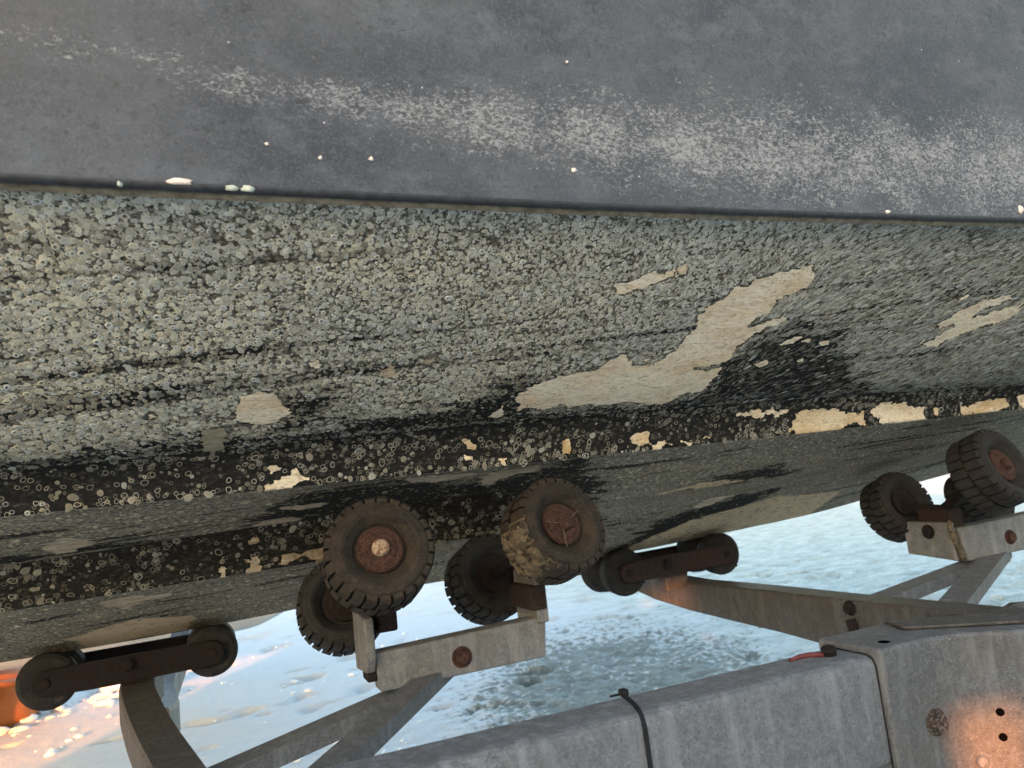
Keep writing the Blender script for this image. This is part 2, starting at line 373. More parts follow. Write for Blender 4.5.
me = np_mesh('snowy_ground', np.stack([GX, GY, GZ], -1).reshape(-1, 3), grid_quads(len(gx), len(gy)), floats={'grassy': grassy.ravel() + np.clip(foot.ravel() * 3, 0, 0.5), 'icy': icy.ravel()})
tag(link('snowy_ground', me, M['snow']), kind='structure')

# ------------------------------------------------------------------ boat hull as functions of the length X
YT, YA0, YS1T, YS1B, YB0, YS2T, YS2B, YC0, YK = 0.60, 0.622, 0.92, 0.95, 0.974, 1.17, 1.20, 1.224, 1.50
def table(pts, Y, deg, lo=None, hi=None, slope=0.0):
    P = np.array([at_y(x, y, Y) for x, y in pts]); c = np.polyfit(P[:, 0], P[:, 2], deg); a, b = P[0, 0], P[-1, 0]
    a = a if lo is None else lo; b = b if hi is None else hi
    return lambda X: np.polyval(c, np.clip(X, a, b)) + slope * np.maximum(X - b, 0)
zT = table([(0, 183), (100, 187), (200, 192), (300, 198), (400, 203), (512, 207), (650, 212), (800, 217), (900, 220), (1024, 223)], YA0, 2, slope=0.02)
zS1T = table([(0, 475), (100, 465), (200, 452), (300, 440), (400, 429), (500, 421), (600, 414), (700, 408), (800, 402), (900, 395), (1024, 383)], YS1T, 2, slope=0.04)
zS1B = table([(0, 515), (100, 508), (200, 500), (300, 487), (400, 474), (500, 464), (600, 455), (700, 446), (800, 434), (900, 422), (1024, 408)], YS1B, 2, slope=0.05)
_S2T = table([(0, 562), (100, 553), (200, 538), (300, 522), (430, 497)], YS2T, 1)
_S2B = table([(0, 610), (100, 598), (200, 582), (300, 566), (430, 542)], YS2B, 1)
_K = np.array([at_y(x, y, YK) for x, y in [(0, 663), (120, 643), (228, 624), (320, 604), (430, 581), (540, 567), (620, 556), (700, 537), (800, 518), (860, 502), (945, 472)]])
def zK(X):
    X = np.asarray(X, float); r = 0
    for d in (-0.18, -0.09, 0, 0.09, 0.18): r = r + np.interp(X + d, _K[:, 0], _K[:, 2])
    return r / 5 + 0.02 * np.maximum(X - 1.85, 0)
def zline(X, Y): return zS1B(X) + 0.002 + (Y - YB0) / (YK - YB0) * (zK(X) - zS1B(X) - 0.002)
def fade(X): return sstep(0.40, 0.62, X)
def zS2T(X): w = fade(X); return _S2T(X) * (1 - w) + zline(X, YS2T) * w
def zS2B(X): w = fade(X); return _S2B(X) * (1 - w) + zline(X, YS2B) * w
def zC0(X): w = fade(X); return (_S2B(X) + 0.002) * (1 - w) + zline(X, YC0) * w
def bow(X, Y, z):
    b = np.clip(1 - np.maximum((X - 2.3) / 2.3, 0) ** 2, 0.02, 1)
    return np.stack([X + 0 * Y, YK - (YK - Y) * b, z], -1)
def S_A(X, t): return bow(X, YA0 + (YS1T - YA0) * t, zS1T(X) + (zT(X) + 0.004 - zS1T(X)) * (1 - t) ** 1.25)
def S_R1(X, t):
    t1 = np.clip(t / 0.62, 0, 1); t2 = np.clip((t - 0.62) / 0.38, 0, 1)
    z = zS1T(X) + (zS1B(X) - zS1T(X)) * (0.55 * t1 + 0.45 * t1 ** 2)
    return bow(X, YS1T + (YS1B - YS1T) * (1 - (1 - t1) ** 1.5) + (YB0 - YS1B) * t2, z + 0.002 * t2)
def S_B(X, t): return bow(X, YB0 + (YS2T - YB0) * t, zS1B(X) + 0.002 + (zS2T(X) - zS1B(X) - 0.002) * (t + 0.12 * t * (1 - t) * (1 - fade(X))))
def S_R2(X, t):
    t1 = np.clip(t / 0.62, 0, 1); t2 = np.clip((t - 0.62) / 0.38, 0, 1)
    return bow(X, YS2T + (YS2B - YS2T) * t1 + (YC0 - YS2B) * t2, zS2T(X) + (zS2B(X) - zS2T(X)) * t1 + (zC0(X) - zS2B(X)) * t2)
def S_C(X, t): return bow(X, YC0 + (YK - YC0) * t, zC0(X) + (zK(X) - zC0(X)) * t)
# name -> surface, nominal girth, photo-traced: patches, dark areas
def zoomed(x0, y0, sc, pts): return [(x0 + a / sc, y0 + b / sc) for a, b in pts]
Z1 = lambda p: zoomed(500, 250, 3.012, p); Z2 = lambda p: zoomed(200, 370, 3.012, p); Z3 = lambda p: zoomed(600, 370, 2.415, p)
Z4 = lambda p: zoomed(784, 200, 3.49, p); Z5 = lambda p: zoomed(0, 400, 3.073, p); Z6 = lambda p: zoomed(400, 440, 2.048, p)
BIG = Z1([(45,440),(100,405),(150,390),(240,365),(300,355),(330,325),(375,312),(400,345),(460,345),(500,320),(540,290),(560,260),(590,230),(600,190),(650,155),(690,130),(715,105),(740,110),(770,85),(850,65),(900,55),(940,45),(948,90),(920,110),(880,125),(835,150),(820,180),(760,215),(740,230),(790,220),(850,200),(870,210),(800,235),(750,265),(700,305),(685,335),(650,345),(600,350),(570,358),(620,362),(665,350),(660,370),(630,400),(600,430),(560,430),(530,445),(490,465),(440,462),(380,455),(330,465),(260,462),(200,480),(195,460),(160,470),(130,482),(80,470),(60,480)])
PATCH = {
 'A': [('cream', BIG),
   ('cream', Z1([(345,105),(370,98),(400,92),(440,70),(470,60),(480,70),(525,62),(520,80),(480,95),(450,105),(410,115),(375,132),(350,130)])),
   ('cream', Z1([(538,50),(560,42),(560,70),(545,78),(537,70)])), ('dull', Z1([(660,75),(690,65),(670,90)])),
   ('cream', Z1([(840,285),(890,255),(905,262),(880,280)])), ('cream', Z1([(765,345),(800,330),(810,342),(780,355)])),
   ('cream', Z1([(960,280),(995,270),(990,285),(965,290)])), ('cream', Z1([(905,275),(935,265),(930,278)])),
   ('cream', Z1([(890,335),(912,322),(908,335)])), ('cream', Z1([(925,225),(950,208),(935,225)])), ('cream', Z1([(425,330),(460,320),(440,335)])),
   ('cream', Z2([(110,120),(125,80),(170,68),(220,66),(245,95),(275,125),(250,140),(235,155),(190,163),(120,155),(105,140)])),
   ('olive', Z2([(5,180),(75,172),(78,200),(70,220),(72,265),(40,270),(15,245),(3,225)])),
   ('cream', Z2([(865,140),(885,125),(912,108),(915,135),(895,140),(868,142)])), ('cream', Z2([(840,113),(860,110),(855,118)])),
   ('cream', Z4([(530,440),(580,405),(640,370),(700,345),(790,330),(795,345),(740,365),(690,380),(650,405),(640,415),(700,400),(770,375),(825,365),(825,380),(800,405),(740,430),(700,440),(660,450),(600,475),(560,490),(545,505),(500,508),(475,500),(520,485),(570,455),(600,435),(570,435),(540,445)])),
   ('cream', Z4([(605,345),(640,330),(655,332),(620,345)])),
   ('cream', [(308,362),(318,360),(325,364),(318,368),(309,367)]), ('dull', [(381,370),(392,366),(398,371),(388,376)]), ('dull', [(424,358),(436,355),(438,361),(427,364)]),
   ('cream', [(145,414),(152,412),(156,416),(150,419)]),
   ('cream', Z3([(725,68),(800,62),(850,50),(910,55),(900,62),(840,75),(790,80),(760,72)]))],
 'R1': [('cream', Z2([(193,340),(230,325),(270,315),(280,290),(290,285),(300,310),(328,322),(325,332),(290,335),(285,350),(195,352)])),
   ('cream', Z2([(205,290),(225,283),(240,300),(215,310)])), ('ochre', Z2([(785,210),(800,205),(815,212),(832,218),(832,235),(800,238)])),
   ('cream', Z2([(798,260),(820,262),(822,275),(800,275)])), ('cream', Z2([(903,268),(918,268),(915,280),(903,278)])),
   ('ochre', [(563,441),(568,439),(571,446),(569,454),(564,453)]),
   ('ochre', Z3([(458,140),(480,95),(580,95),(590,105),(635,100),(640,130),(590,135),(480,152)])), ('cream', Z3([(655,100),(690,75),(720,78),(780,90),(785,118),(700,125),(655,130)])),
   ('ochre', Z3([(890,90),(920,75),(980,65),(985,90),(950,102),(900,105)])), ('ochre', Z3([(1005,62),(1060,52),(1060,84),(1008,90)])),
   ('cream', Z3([(330,108),(370,95),(390,100),(450,98),(450,104),(390,112),(350,112)])), ('ochre', Z3([(68,165),(85,148),(120,148),(120,178),(90,180),(75,175)])),
   ('cream', Z3([(120,180),(150,178),(175,180),(170,190),(125,190)])), ('cream', Z3([(262,165),(275,165),(277,178),(263,178)])),
   ('ochre', Z3([(805,92),(817,92),(815,108),(806,106)])), ('ochre', Z3([(870,88),(882,85),(880,105),(870,104)])), ('cream', Z3([(205,178),(222,176),(222,184),(208,186)]))],
 'B': [('dull', Z2([(620,325),(700,315),(800,305),(840,310),(780,325),(700,337),(630,335)])),
   ('dull', Z2([(840,325),(880,305),(960,295),(1020,285),(1024,300),(960,310),(930,322),(900,330),(870,350),(845,345)])),
   ('dull', Z2([(810,435),(840,410),(870,380),(900,370),(880,400),(850,425),(815,440)])), ('dull', Z2([(735,465),(780,470),(775,485),(745,480)])),
   ('dull', Z2([(240,410),(310,405),(380,398),(370,408),(300,420),(245,420)])), ('dull', Z2([(130,485),(200,450),(280,440),(310,455),(300,470),(200,485),(135,490)])),
   ('dull', Z2([(120,395),(150,390),(145,402),(125,402)])), ('dull', Z5([(120,450),(190,420),(280,425),(295,440),(240,460),(230,470),(165,470),(125,460)]))],
 'R2': [('ochre', Z5([(665,525),(690,512),(700,520),(690,540),(675,535)])), ('dull', Z5([(760,500),(790,485),(810,505),(800,525),(765,528)])),
   ('dull', Z5([(860,480),(890,460),(920,470),(915,500),(880,515),(860,500)])), ('dull', Z5([(935,470),(970,450),(1005,450),(1000,490),(960,500),(935,495)])), ('dull', Z5([(770,435),(795,428),(800,440),(785,450)]))],
 'C': [('dull', Z5([(300,620),(400,600),(520,592),(530,605),(450,615),(390,640),(320,635)])),
   ('dull', Z6([(600,135),(640,110),(690,95),(740,82),(740,95),(690,110),(640,130),(610,140)]))],
}
DARK = {
 'A': [[(600,420),(690,398),(735,350),(760,335),(800,320),(838,325),(850,345),(862,368),(880,385),(850,402),(700,425)], [(380,432),(450,405),(520,378),(545,388),(500,440)], [(285,425),(300,402),(335,396),(330,412),(300,430)],
       [(-40,462),(150,448),(290,430),(420,408),(560,412),(800,400),(900,398),(900,440),(560,460),(-40,500)]],
 'B': [[(400,530),(420,490),(500,478),(590,455),(590,520),(560,540)], [(605,545),(622,512),(660,495),(720,476),(790,462),(790,474),(720,500),(660,530)], [(230,545),(300,495),(420,480),(470,482),(430,530)], [(-40,562),(300,520),(300,560),(-40,590)]],
 'C': [[(-40,668),(60,655),(200,632),(200,655),(-40,690)], [(605,560),(660,520),(760,480),(800,468),(790,485),(700,530),(640,555)], [(590,600),(600,520),(640,530),(615,580)]],
 'R1': [[(-100,380),(1200,300),(1200,480),(-100,560)]], 'R2': [[(-100,500),(640,400),(640,600),(-100,700)]],
}
TAN = {'B': [[(620,520),(700,482),(740,478),(740,492),(650,525)]], 'C': [[(600,560),(690,520),(780,495),(845,490),(800,520),(700,540)], [(60,640),(130,618),(200,615),(190,630),(90,655)]]}
SURF = {'A': (S_A, 0.40, 110), 'R1': (S_R1, 0.075, 22), 'B': (S_B, 0.22, 60), 'R2': (S_R2, 0.075, 20), 'C': (S_C, 0.30, 70)}

boat_c = np.array([0.9, 1.5, 0.72])
boat = empty('motor_boat', boat_c, 'old grey motorboat hull with barnacle crusted bottom resting on trailer rollers', 'boat')
HX = np.concatenate([np.linspace(-2.6, -0.5, 20)[:-1], np.arange(-0.5, 2.3, 0.006), np.linspace(2.3, 4.58, 40)])
NAMES = {'A': 'bottom_panel', 'B': 'bottom_panel', 'C': 'bottom_panel', 'R1': 'spray_rail', 'R2': 'spray_rail'}
LAB = {'A': 'broad upper bottom panel crusted with pale barnacles', 'B': 'shaded middle bottom panel between the two black rails', 'C': 'lowest bottom panel next to the keel',
       'R1': 'upper black spray rail flecked with cream chips', 'R2': 'lower black spray rail dotted with ring scars'}
def to_uv(key, pts):
    """photo points -> (X, girth) on one hull panel"""
    S, L, ns = SURF[key]; Xg = np.linspace(-0.6, 2.4, 301); tg = np.linspace(0, 1, 61)
    X2, T2 = np.meshgrid(Xg, tg, indexing='ij'); px, py = project(S(X2, T2)); out = []
    for x, y in pts:
        k = np.argmin((px - x) ** 2 + (py - y) ** 2); X, t = X2.flat[k], T2.flat[k]
        for _ in range(4):
            e = 1e-3; et = e if t < 0.5 else -e; q = np.array([X, X + e, X]); tt = np.array([t, t, t + et]); qx, qy = project(S(q, tt))
            J = np.array([[(qx[1] - qx[0]) / e, (qx[2] - qx[0]) / et], [(qy[1] - qy[0]) / e, (qy[2] - qy[0]) / et]])
            try: d = np.linalg.solve(J, np.array([x - qx[0], y - qy[0]]))
            except Exception: break
            X = float(np.clip(X + np.clip(d[0], -.05, .05), -0.9, 2.5)); t = float(np.clip(t + np.clip(d[1], -.1, .1), 0.0, 1.0))
        out.append((X, t * L))
    return out
PUV = {k: [(m, to_uv(k, p)) for m, p in v] for k, v in PATCH.items()}
DUV = {k: [to_uv(k, p) for p in v] for k, v in DARK.items() if k not in ('R1', 'R2')}
TUV = {k: [to_uv(k, p) for p in v] for k, v in TAN.items()}
def darkness(key, X, t):
    L = SURF[key][1]
    if key in ('R1', 'R2'): return np.full(X.shape, 0.95) if key == 'R1' else 0.95 * (1 - 0.85 * sstep(0.45, 0.62, X))
    d = np.zeros(X.shape); v = t * L
    w_ = 0.03
    for p in DUV[key]: d = np.maximum(d, (1.0 if key == 'A' else 0.85) * sstep(w_, -w_, poly_sdf(X, v, p) + 3 * w_ * (fbm(X * 22, v * 90, 5, 4) - 0.5)))
    if key == 'A':   # scoured streaks that run along the boat
        s = fbm(X * 3.0, v * 75 + X * 9, 17, 3); d = np.maximum(d, 0.65 * sstep(0.58, 0.76, s) * sstep(0.02, 0.1, v))
        d = np.maximum(d, 0.75 * sstep(0.80, 1.0, t))
        d = np.maximum(d, 0.35 * sstep(0.5, 0.9, X))
    if key in ('B', 'C'):
        d = np.maximum(d, 0.6 * sstep(0.60, 0.74, fbm(X * 5, v * 60 + X * 4, 27, 3)))
    return d
def surf_normal(S, X, t):
    e = 1e-3; a = S(X + e, t) - S(X - e, t); b = S(X, np.minimum(t + e, 1)) - S(X, np.maximum(t - e, 0))
    n = np.cross(b, a); n /= np.linalg.norm(n, axis=-1, keepdims=True) + 1e-12
    s = np.where((n[..., 2] > 0) & (np.abs(n[..., 2]) > np.abs(n[..., 1])) | ((n[..., 1] > 0) & (np.abs(n[..., 1]) >= np.abs(n[..., 2]))), -1.0, 1.0)
    return n * s[..., None]
PANEL = {}
for key, (S, L, ns) in SURF.items():
    tt = np.linspace(0, 1, ns); X2, T2 = np.meshgrid(HX, tt, indexing='ij'); P = S(X2, T2)
    dk = darkness(key, X2, T2); tn = np.zeros(X2.shape)
    for p in TUV.get(key, []): tn = np.maximum(tn, sstep(0.025, -0.02, poly_sdf(X2, T2 * L, p)))
    me = np_mesh(NAMES[key], P.reshape(-1, 3), grid_quads(len(HX), ns)[:, ::-1], floats={'bare_black': dk.ravel(), 'worn_tan': tn.ravel() * 0.8})
    o = link(NAMES[key], me, M['hull2' if key in ('B', 'C', 'R2') else 'hull'], boat); o['label'] = LAB[key]; PANEL[key] = o

# bare patches: thin sheets of exposed gelcoat, their ragged edge cut along the traced outline
for key, lst in PUV.items():
    S, L, ns = SURF[key]
    for mname, poly in lst:
        pl = np.array(poly); lo = pl.min(0) - 0.006; hi = pl.max(0) + 0.006
        st = 0.0014 if np.prod(hi - lo) < 0.02 else 0.0018
        if lo[0] > 1.0: st = 0.0025
        u = np.arange(lo[0], hi[0], st); v = np.arange(max(lo[1], 0), min(hi[1], L), st)
        if len(u) < 3 or len(v) < 3: continue
        U, V = np.meshgrid(u, v, indexing='ij')
        rough = 0.006 if max(hi - lo) > 0.1 else 0.0035
        sdf = poly_sdf(U, V, pl) + rough * 2.4 * (fbm(U * 60, V * 170, 41, 4) - 0.5) + rough * 1.5 * (fbm(U * 150, V * 420, 43, 3) - 0.5)
        if mname == 'dull': sdf = sdf + 0.022 * (fbm(U * 22, V * 240, 51, 4) - 0.47)
        gu, gv = np.gradient(sdf, st); gl = np.sqrt(gu ** 2 + gv ** 2) + 1e-6
        ins = sdf < 0; cell = ins[:-1, :-1] | ins[1:, :-1] | ins[:-1, 1:] | ins[1:, 1:]
        mv = np.clip(np.where(sdf > 0, sdf, 0), 0, 1.5 * st); U2 = U - mv * gu / gl; V2 = np.clip(V - mv * gv / gl, 0, L)
        P = S(U2, V2 / L); N = surf_normal(S, U2, V2 / L)
        P = P + N * (0.0007 + 0.0006 * (fbm(U * 60, V * 130, 61, 3) - 0.5))[..., None]
        allq = grid_quads(len(u), len(v))[:, ::-1].reshape(len(u) - 1, len(v) - 1, 4)
        left = cell.copy()
        while left.any():                                   # each island of bare gelcoat is a part of its own
            i0, j0 = np.argwhere(left)[0]; stack = [(i0, j0)]; left[i0, j0] = False; comp = []
            while stack:
                i_, j_ = stack.pop(); comp.append((i_, j_))
                for a_, b_ in ((i_ + 1, j_), (i_ - 1, j_), (i_, j_ + 1), (i_, j_ - 1)):
                    if 0 <= a_ < left.shape[0] and 0 <= b_ < left.shape[1] and left[a_, b_]: left[a_, b_] = False; stack.append((a_, b_))
            if len(comp) < 7: continue
            c_ = np.array(comp); idx = allq[c_[:, 0], c_[:, 1]]
            used = np.unique(idx); rm = np.full(U.size, -1); rm[used] = np.arange(len(used))
            link('bare_patch', np_mesh('bare_patch', P.reshape(-1, 3)[used], rm[idx]), M[mname], PANEL[key])

# barnacles: every shell is real geometry; joined per panel, far too many to count
def template(ns, rings, centre):
    ang = 2 * pi * np.arange(ns) / ns; V = []; lv = []
    for i, (r, h) in enumerate(rings): V += [(r * cos(a), r * sin(a), h) for a in ang]; lv += [i] * ns
    k = np.arange(ns); k2 = (k + 1) % ns
    q = np.concatenate([np.stack([i * ns + k, i * ns + k2, (i + 1) * ns + k2, (i + 1) * ns + k], -1) for i in range(len(rings) - 1)])
    t = np.zeros((0, 3), int)
    if centre is not None:
        V.append((0, 0, centre)); lv.append(len(rings)); b = (len(rings) - 1) * ns; t = np.stack([b + k, b + k2, np.full(ns, len(rings) * ns)], -1)
    return np.array(V), q, t, np.array(lv)
def templates(ns):
    return [template(ns, [(1, -0.1), (0.84, 0.26), (0.55, 0.17)], 0.2),                # closed flat shell
            template(ns, [(1, -0.1), (0.82, 0.3), (0.56, 0.5), (0.4, 0.12)], 0.06),    # open crater
            template(ns, [(1, -0.05), (0.95, 0.1), (0.74, 0.1), (0.69, -0.02)], None)] # ring scar
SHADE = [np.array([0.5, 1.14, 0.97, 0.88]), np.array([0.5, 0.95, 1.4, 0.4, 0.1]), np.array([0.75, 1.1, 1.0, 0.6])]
def scatter(key, n, xr, rmean, typ_p, NS):
    TEM = templates(NS)
    S, L, ns = SURF[key]
    X = RNG.uniform(xr[0], xr[1], n); t = RNG.uniform(0.006, 0.985, n); v = t * L
    dk = darkness(key, X, t) if key not in ('R1', 'R2') else np.full(n, 0.55)
    clump = fbm(X * 14, v * 30, 71, 3)
    if key in ('R1', 'R2'):
        keep = RNG.random(n) < (0.25 + 0.75 * sstep(0.34, 0.6, clump)) * (1.0 if key == 'R1' else 0.85)
        if key == 'R2': keep &= (X < 0.55)
        e_ = RNG.random(n) < 0.10; t[e_] = RNG.uniform(0.55, 0.62, e_.sum()); v = t * L; keep &= (t < 0.621)
    else: keep = RNG.random(n) < (1 - 0.3 * sstep(0.5, 0.9, X) * (key == 'A')) * np.clip(1.0 - 0.8 * dk, 0, 1) * (0.68 + 0.5 * sstep(0.3, 0.55, clump))
    dmin = np.full(n, 1.0)
    for m_, p in PUV[key]:
        pl = np.array(p); bb = (X > pl[:, 0].min() - .02) & (X < pl[:, 0].max() + .02) & (v > pl[:, 1].min() - .02) & (v < pl[:, 1].max() + .02)
        if bb.any(): dmin[bb] = np.minimum(dmin[bb], poly_sdf(X[bb], v[bb], pl))
    keep &= (dmin > 0.0028)
    X, t, v, dk = X[keep], t[keep], v[keep], dk[keep]; n = len(X)
    r = rmean * np.clip(RNG.lognormal(0, 0.38, n), 0.4, 2.2) * (1 + (0.3 * sstep(0.2, -0.3, X) + 0.25 * sstep(0.5, 0.9, X)) * (key == 'A'))
    P = S(X, t); N = surf_normal(S, X, t)
    ax = np.stack([np.ones(n), np.zeros(n), np.zeros(n)], -1); ax = ax - N * (ax * N).sum(-1, keepdims=True); ax /= np.linalg.norm(ax, axis=-1, keepdims=True)
    ay = np.cross(N, ax); th = RNG.uniform(0, 2 * pi, n)
    pt = np.array(typ_p)
    kind = (RNG.random(n)[:, None] > np.cumsum(pt)[None, :]).sum(1).clip(0, 2)
    warm = np.clip(fbm(X * 6, v * 12, 81, 3) * 1.4 - 0.35 + 0.25 * sstep(0.5, -0.2, X) - 0.5 * sstep(0.35, 0.9, X) + RNG.normal(0, 0.16, n), 0, 1)[:, None]
    base = np.array([0.46, 0.445, 0.375]) * (1 - warm) + np.array([0.61, 0.535, 0.385]) * warm
    if key == 'A':
        br = 0.55 * sstep(0.55, 0.85, t) * sstep(0.9, 1.3, X); base = base * (1 - br[:, None]) + np.array([0.2, 0.185, 0.15]) * br[:, None]
    base = base * np.clip(RNG.normal(1.0, 0.27, n), 0.45, 1.7)[:, None] * (1 - 0.8 * dk)[:, None]
    pale = RNG.random(n) < 0.11; base[pale] = base[pale] * 0.3 + np.array([0.56, 0.56, 0.52]) * 0.7
    if key in ('B', 'C'): base = base * np.array([0.78, 0.71, 0.62])
    if key in ('R1', 'R2'): base = base * 0.72
    Vs, Qs, Ts, Cs = [], [], [], []; off = 0
    for k in range(3):
        m = np.where(kind == k)[0]
        if not len(m): continue
        tv, tq, tt_, lv = TEM[k]; nv = len(tv)
        sl = sstep(0.35, 0.8, X[m]) * (key == 'A'); el = (1.0 + RNG.uniform(0, 0.3, len(m)) + 0.9 * sl)[:, None]
        tm = th[m] * (1 - sl) + (radians(32) + 0.25 * RNG.normal(0, 1, len(m))) * sl
        c, s = np.cos(tm)[:, None], np.sin(tm)[:, None]
        wob = 1 + 0.08 * RNG.normal(0, 1, (len(m), NS)); wob = np.concatenate([np.tile(wob, (1, nv // NS))] + ([np.ones((len(m), 1))] if nv % NS else []), 1)
        lx = tv[None, :, 0] * wob * el; ly = tv[None, :, 1] * wob / np.sqrt(el); hx = lx * c - ly * s; hy = lx * s + ly * c
        lift = (0.24, 0.4, 0.8)[k] * (0.7 + 0.6 * RNG.random((len(m), 1))); rr = r[m][:, None]
        hz = tv[None, :, 2] * rr * lift + 0.0002 + 0.0006 * RNG.random((len(m), 1)) * (k < 2)
        W = P[m][:, None, :] + (hx * rr)[..., None] * ax[m][:, None, :] + (hy * rr)[..., None] * ay[m][:, None, :] + hz[..., None] * N[m][:, None, :]
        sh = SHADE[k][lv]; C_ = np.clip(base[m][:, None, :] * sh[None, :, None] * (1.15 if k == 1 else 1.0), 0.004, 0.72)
        o_ = off + np.arange(len(m))[:, None, None] * nv
        Vs.append(W.reshape(-1, 3)); Cs.append(C_.reshape(-1, 3)); Qs.append((tq[None] + o_).reshape(-1, 4))
        if len(tt_): Ts.append((tt_[None] + o_).reshape(-1, 3))
        off += len(m) * nv
    me = np_mesh('barnacles', np.concatenate(Vs), np.concatenate(Qs), np.concatenate(Ts) if Ts else None, np.concatenate(Cs))
    tag(link('barnacles', me, M['shell'], PANEL[key]), kind='stuff')
scatter('A', 92000, (-0.30, 1.42), 0.00160, (0.66, 0.2, 0.14), 6)
scatter('R1', 5600, (-0.34, 1.6), 0.0022, (0.22, 0.06, 0.72), 9)
scatter('B', 9000, (-0.42, 1.75), 0.0019, (0.8, 0.1, 0.1), 6)
scatter('R2', 3000, (-0.42, 0.55), 0.0024, (0.22, 0.06, 0.72), 9)
scatter('C', 8000, (-0.48, 2.0), 0.0019, (0.84, 0.08, 0.08), 6)

# topside, dark lip strip, joint, far half, deck
zs = [(0.600, 0.000), (0.5985, 0.006), (0.6098, 0.0042), (0.607, 0.03)] + [(0.607 - 0.1 * (k / 60.) ** 1.1, 0.03 + 0.62 * k / 60.) for k in range(1, 61)]
ck = np.array([at_y(x, y, 0.585) for x, y in [(-60, 20), (130, 45), (250, 78), (400, 102), (512, 116), (650, 132), (800, 148), (1000, 162)]])
TX = np.concatenate([np.linspace(-2.6, -0.5, 20)[:-1], np.arange(-0.5, 2.3, 0.012), np.linspace(2.3, 4.58, 40)])
prof = np.array(zs[2:]); X2, K2 = np.meshgrid(TX, np.arange(len(prof)), indexing='ij')
P = bow(X2, prof[K2, 0], zT(X2) - 0.002 + prof[K2, 1])
d = (P[..., 2] - np.interp(X2, ck[:, 0], ck[:, 2])) / (0.018 + 0.07 * sstep(-0.1, 0.8, X2))
chalk = np.exp(-d ** 2) * (0.55 + 0.45 * sstep(-0.2, 0.3, X2)) + 0.25 * np.exp(-(d / 2.2) ** 2)
o = link('topside', np_mesh('topside', P.reshape(-1, 3), grid_quads(len(TX), len(prof)), floats={'chalk': chalk.ravel()}), M['topside'], boat)
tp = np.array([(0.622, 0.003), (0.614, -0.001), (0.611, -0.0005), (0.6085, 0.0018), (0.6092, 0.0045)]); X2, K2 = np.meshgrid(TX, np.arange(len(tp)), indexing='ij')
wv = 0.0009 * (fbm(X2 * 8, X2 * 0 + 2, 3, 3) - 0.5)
link('chine_lip_shade', np_mesh('chine_lip_shade', bow(X2, tp[K2, 0], zT(X2) - 0.002 + tp[K2, 1] + wv).reshape(-1, 3), grid_quads(len(TX), len(tp))), M['lip_shade'], boat)  # dark strip along the lip: soft shade of the edge put into its colour
tp = np.array([(0.621, 0.0), (0.6175, -0.002), (0.619, -0.0048), (0.6245, -0.0055)]); X2, K2 = np.meshgrid(TX, np.arange(len(tp)), indexing='ij')
link('chine_seam', np_mesh('chine_seam', bow(X2, tp[K2, 0], zT(X2) + 0.001 + tp[K2, 1] + wv[:, :1] * 1.5).reshape(-1, 3), grid_quads(len(TX), len(tp))), M['brownwood'], boat)
FX = np.linspace(-2.6, 4.58, 90)
rows = [lambda X: bow(X, 0 * X + YK, zK(X)), lambda X: bow(X, 0 * X + YC0, zC0(X)), lambda X: bow(X, 0 * X + YS2B, zS2B(X)), lambda X: bow(X, 0 * X + YS2T, zS2T(X)), lambda X: bow(X, 0 * X + YB0, zS1B(X)),
        lambda X: bow(X, 0 * X + YS1B, zS1B(X)), lambda X: bow(X, 0 * X + YS1T, zS1T(X)), lambda X: bow(X, 0 * X + YA0, zT(X))]
P = np.stack([f(FX) for f in rows], 1); P[..., 1] = 2 * YK - P[..., 1]
dkf = np.full(P.shape[:2], 0.3)
link('far_bottom', np_mesh('far_bottom', P.reshape(-1, 3), grid_quads(len(FX), len(rows)), floats={'bare_black': dkf.ravel()}), M['hull'], boat)
pr = np.array([(0.609, 0.0), (0.607, 0.03), (0.507, 0.65)]); P = np.stack([bow(FX, 0 * FX + a, zT(FX) + b) for a, b in pr], 1); P[..., 1] = 2 * YK - P[..., 1]
link('far_topside', np_mesh('far_topside', P.reshape(-1, 3), grid_quads(len(FX), 3)[:, ::-1], floats={'chalk': np.zeros(P.shape[:2]).ravel()}), M['topside'], boat)
P = np.stack([bow(FX, 0 * FX + a, zT(FX) + 0.645 + b) for a, b in ((0.494, 0), (1.0, 0.03), (1.5, 0.04), (2.0, 0.03), (2.506, 0))], 1)
link('deck', np_mesh('deck', P.reshape(-1, 3), grid_quads(len(FX), 5)), M['deck'], boat)
x0 = np.array([-2.6]); ring = [f(x0)[0] for f in rows[::-1]]; far = [np.array([p[0], 2 * YK - p[1], p[2]]) for p in ring[::-1][1:]]
top = [np.array([-2.6, 2.506, zT(x0)[0] + 0.645]), np.array([-2.6, 0.494, zT(x0)[0] + 0.645])]
bm = bmesh.new(); bm.faces.new([bm.verts.new(p) for p in ring + far + top]); bm_obj('transom', bm, M['topside'], boat)
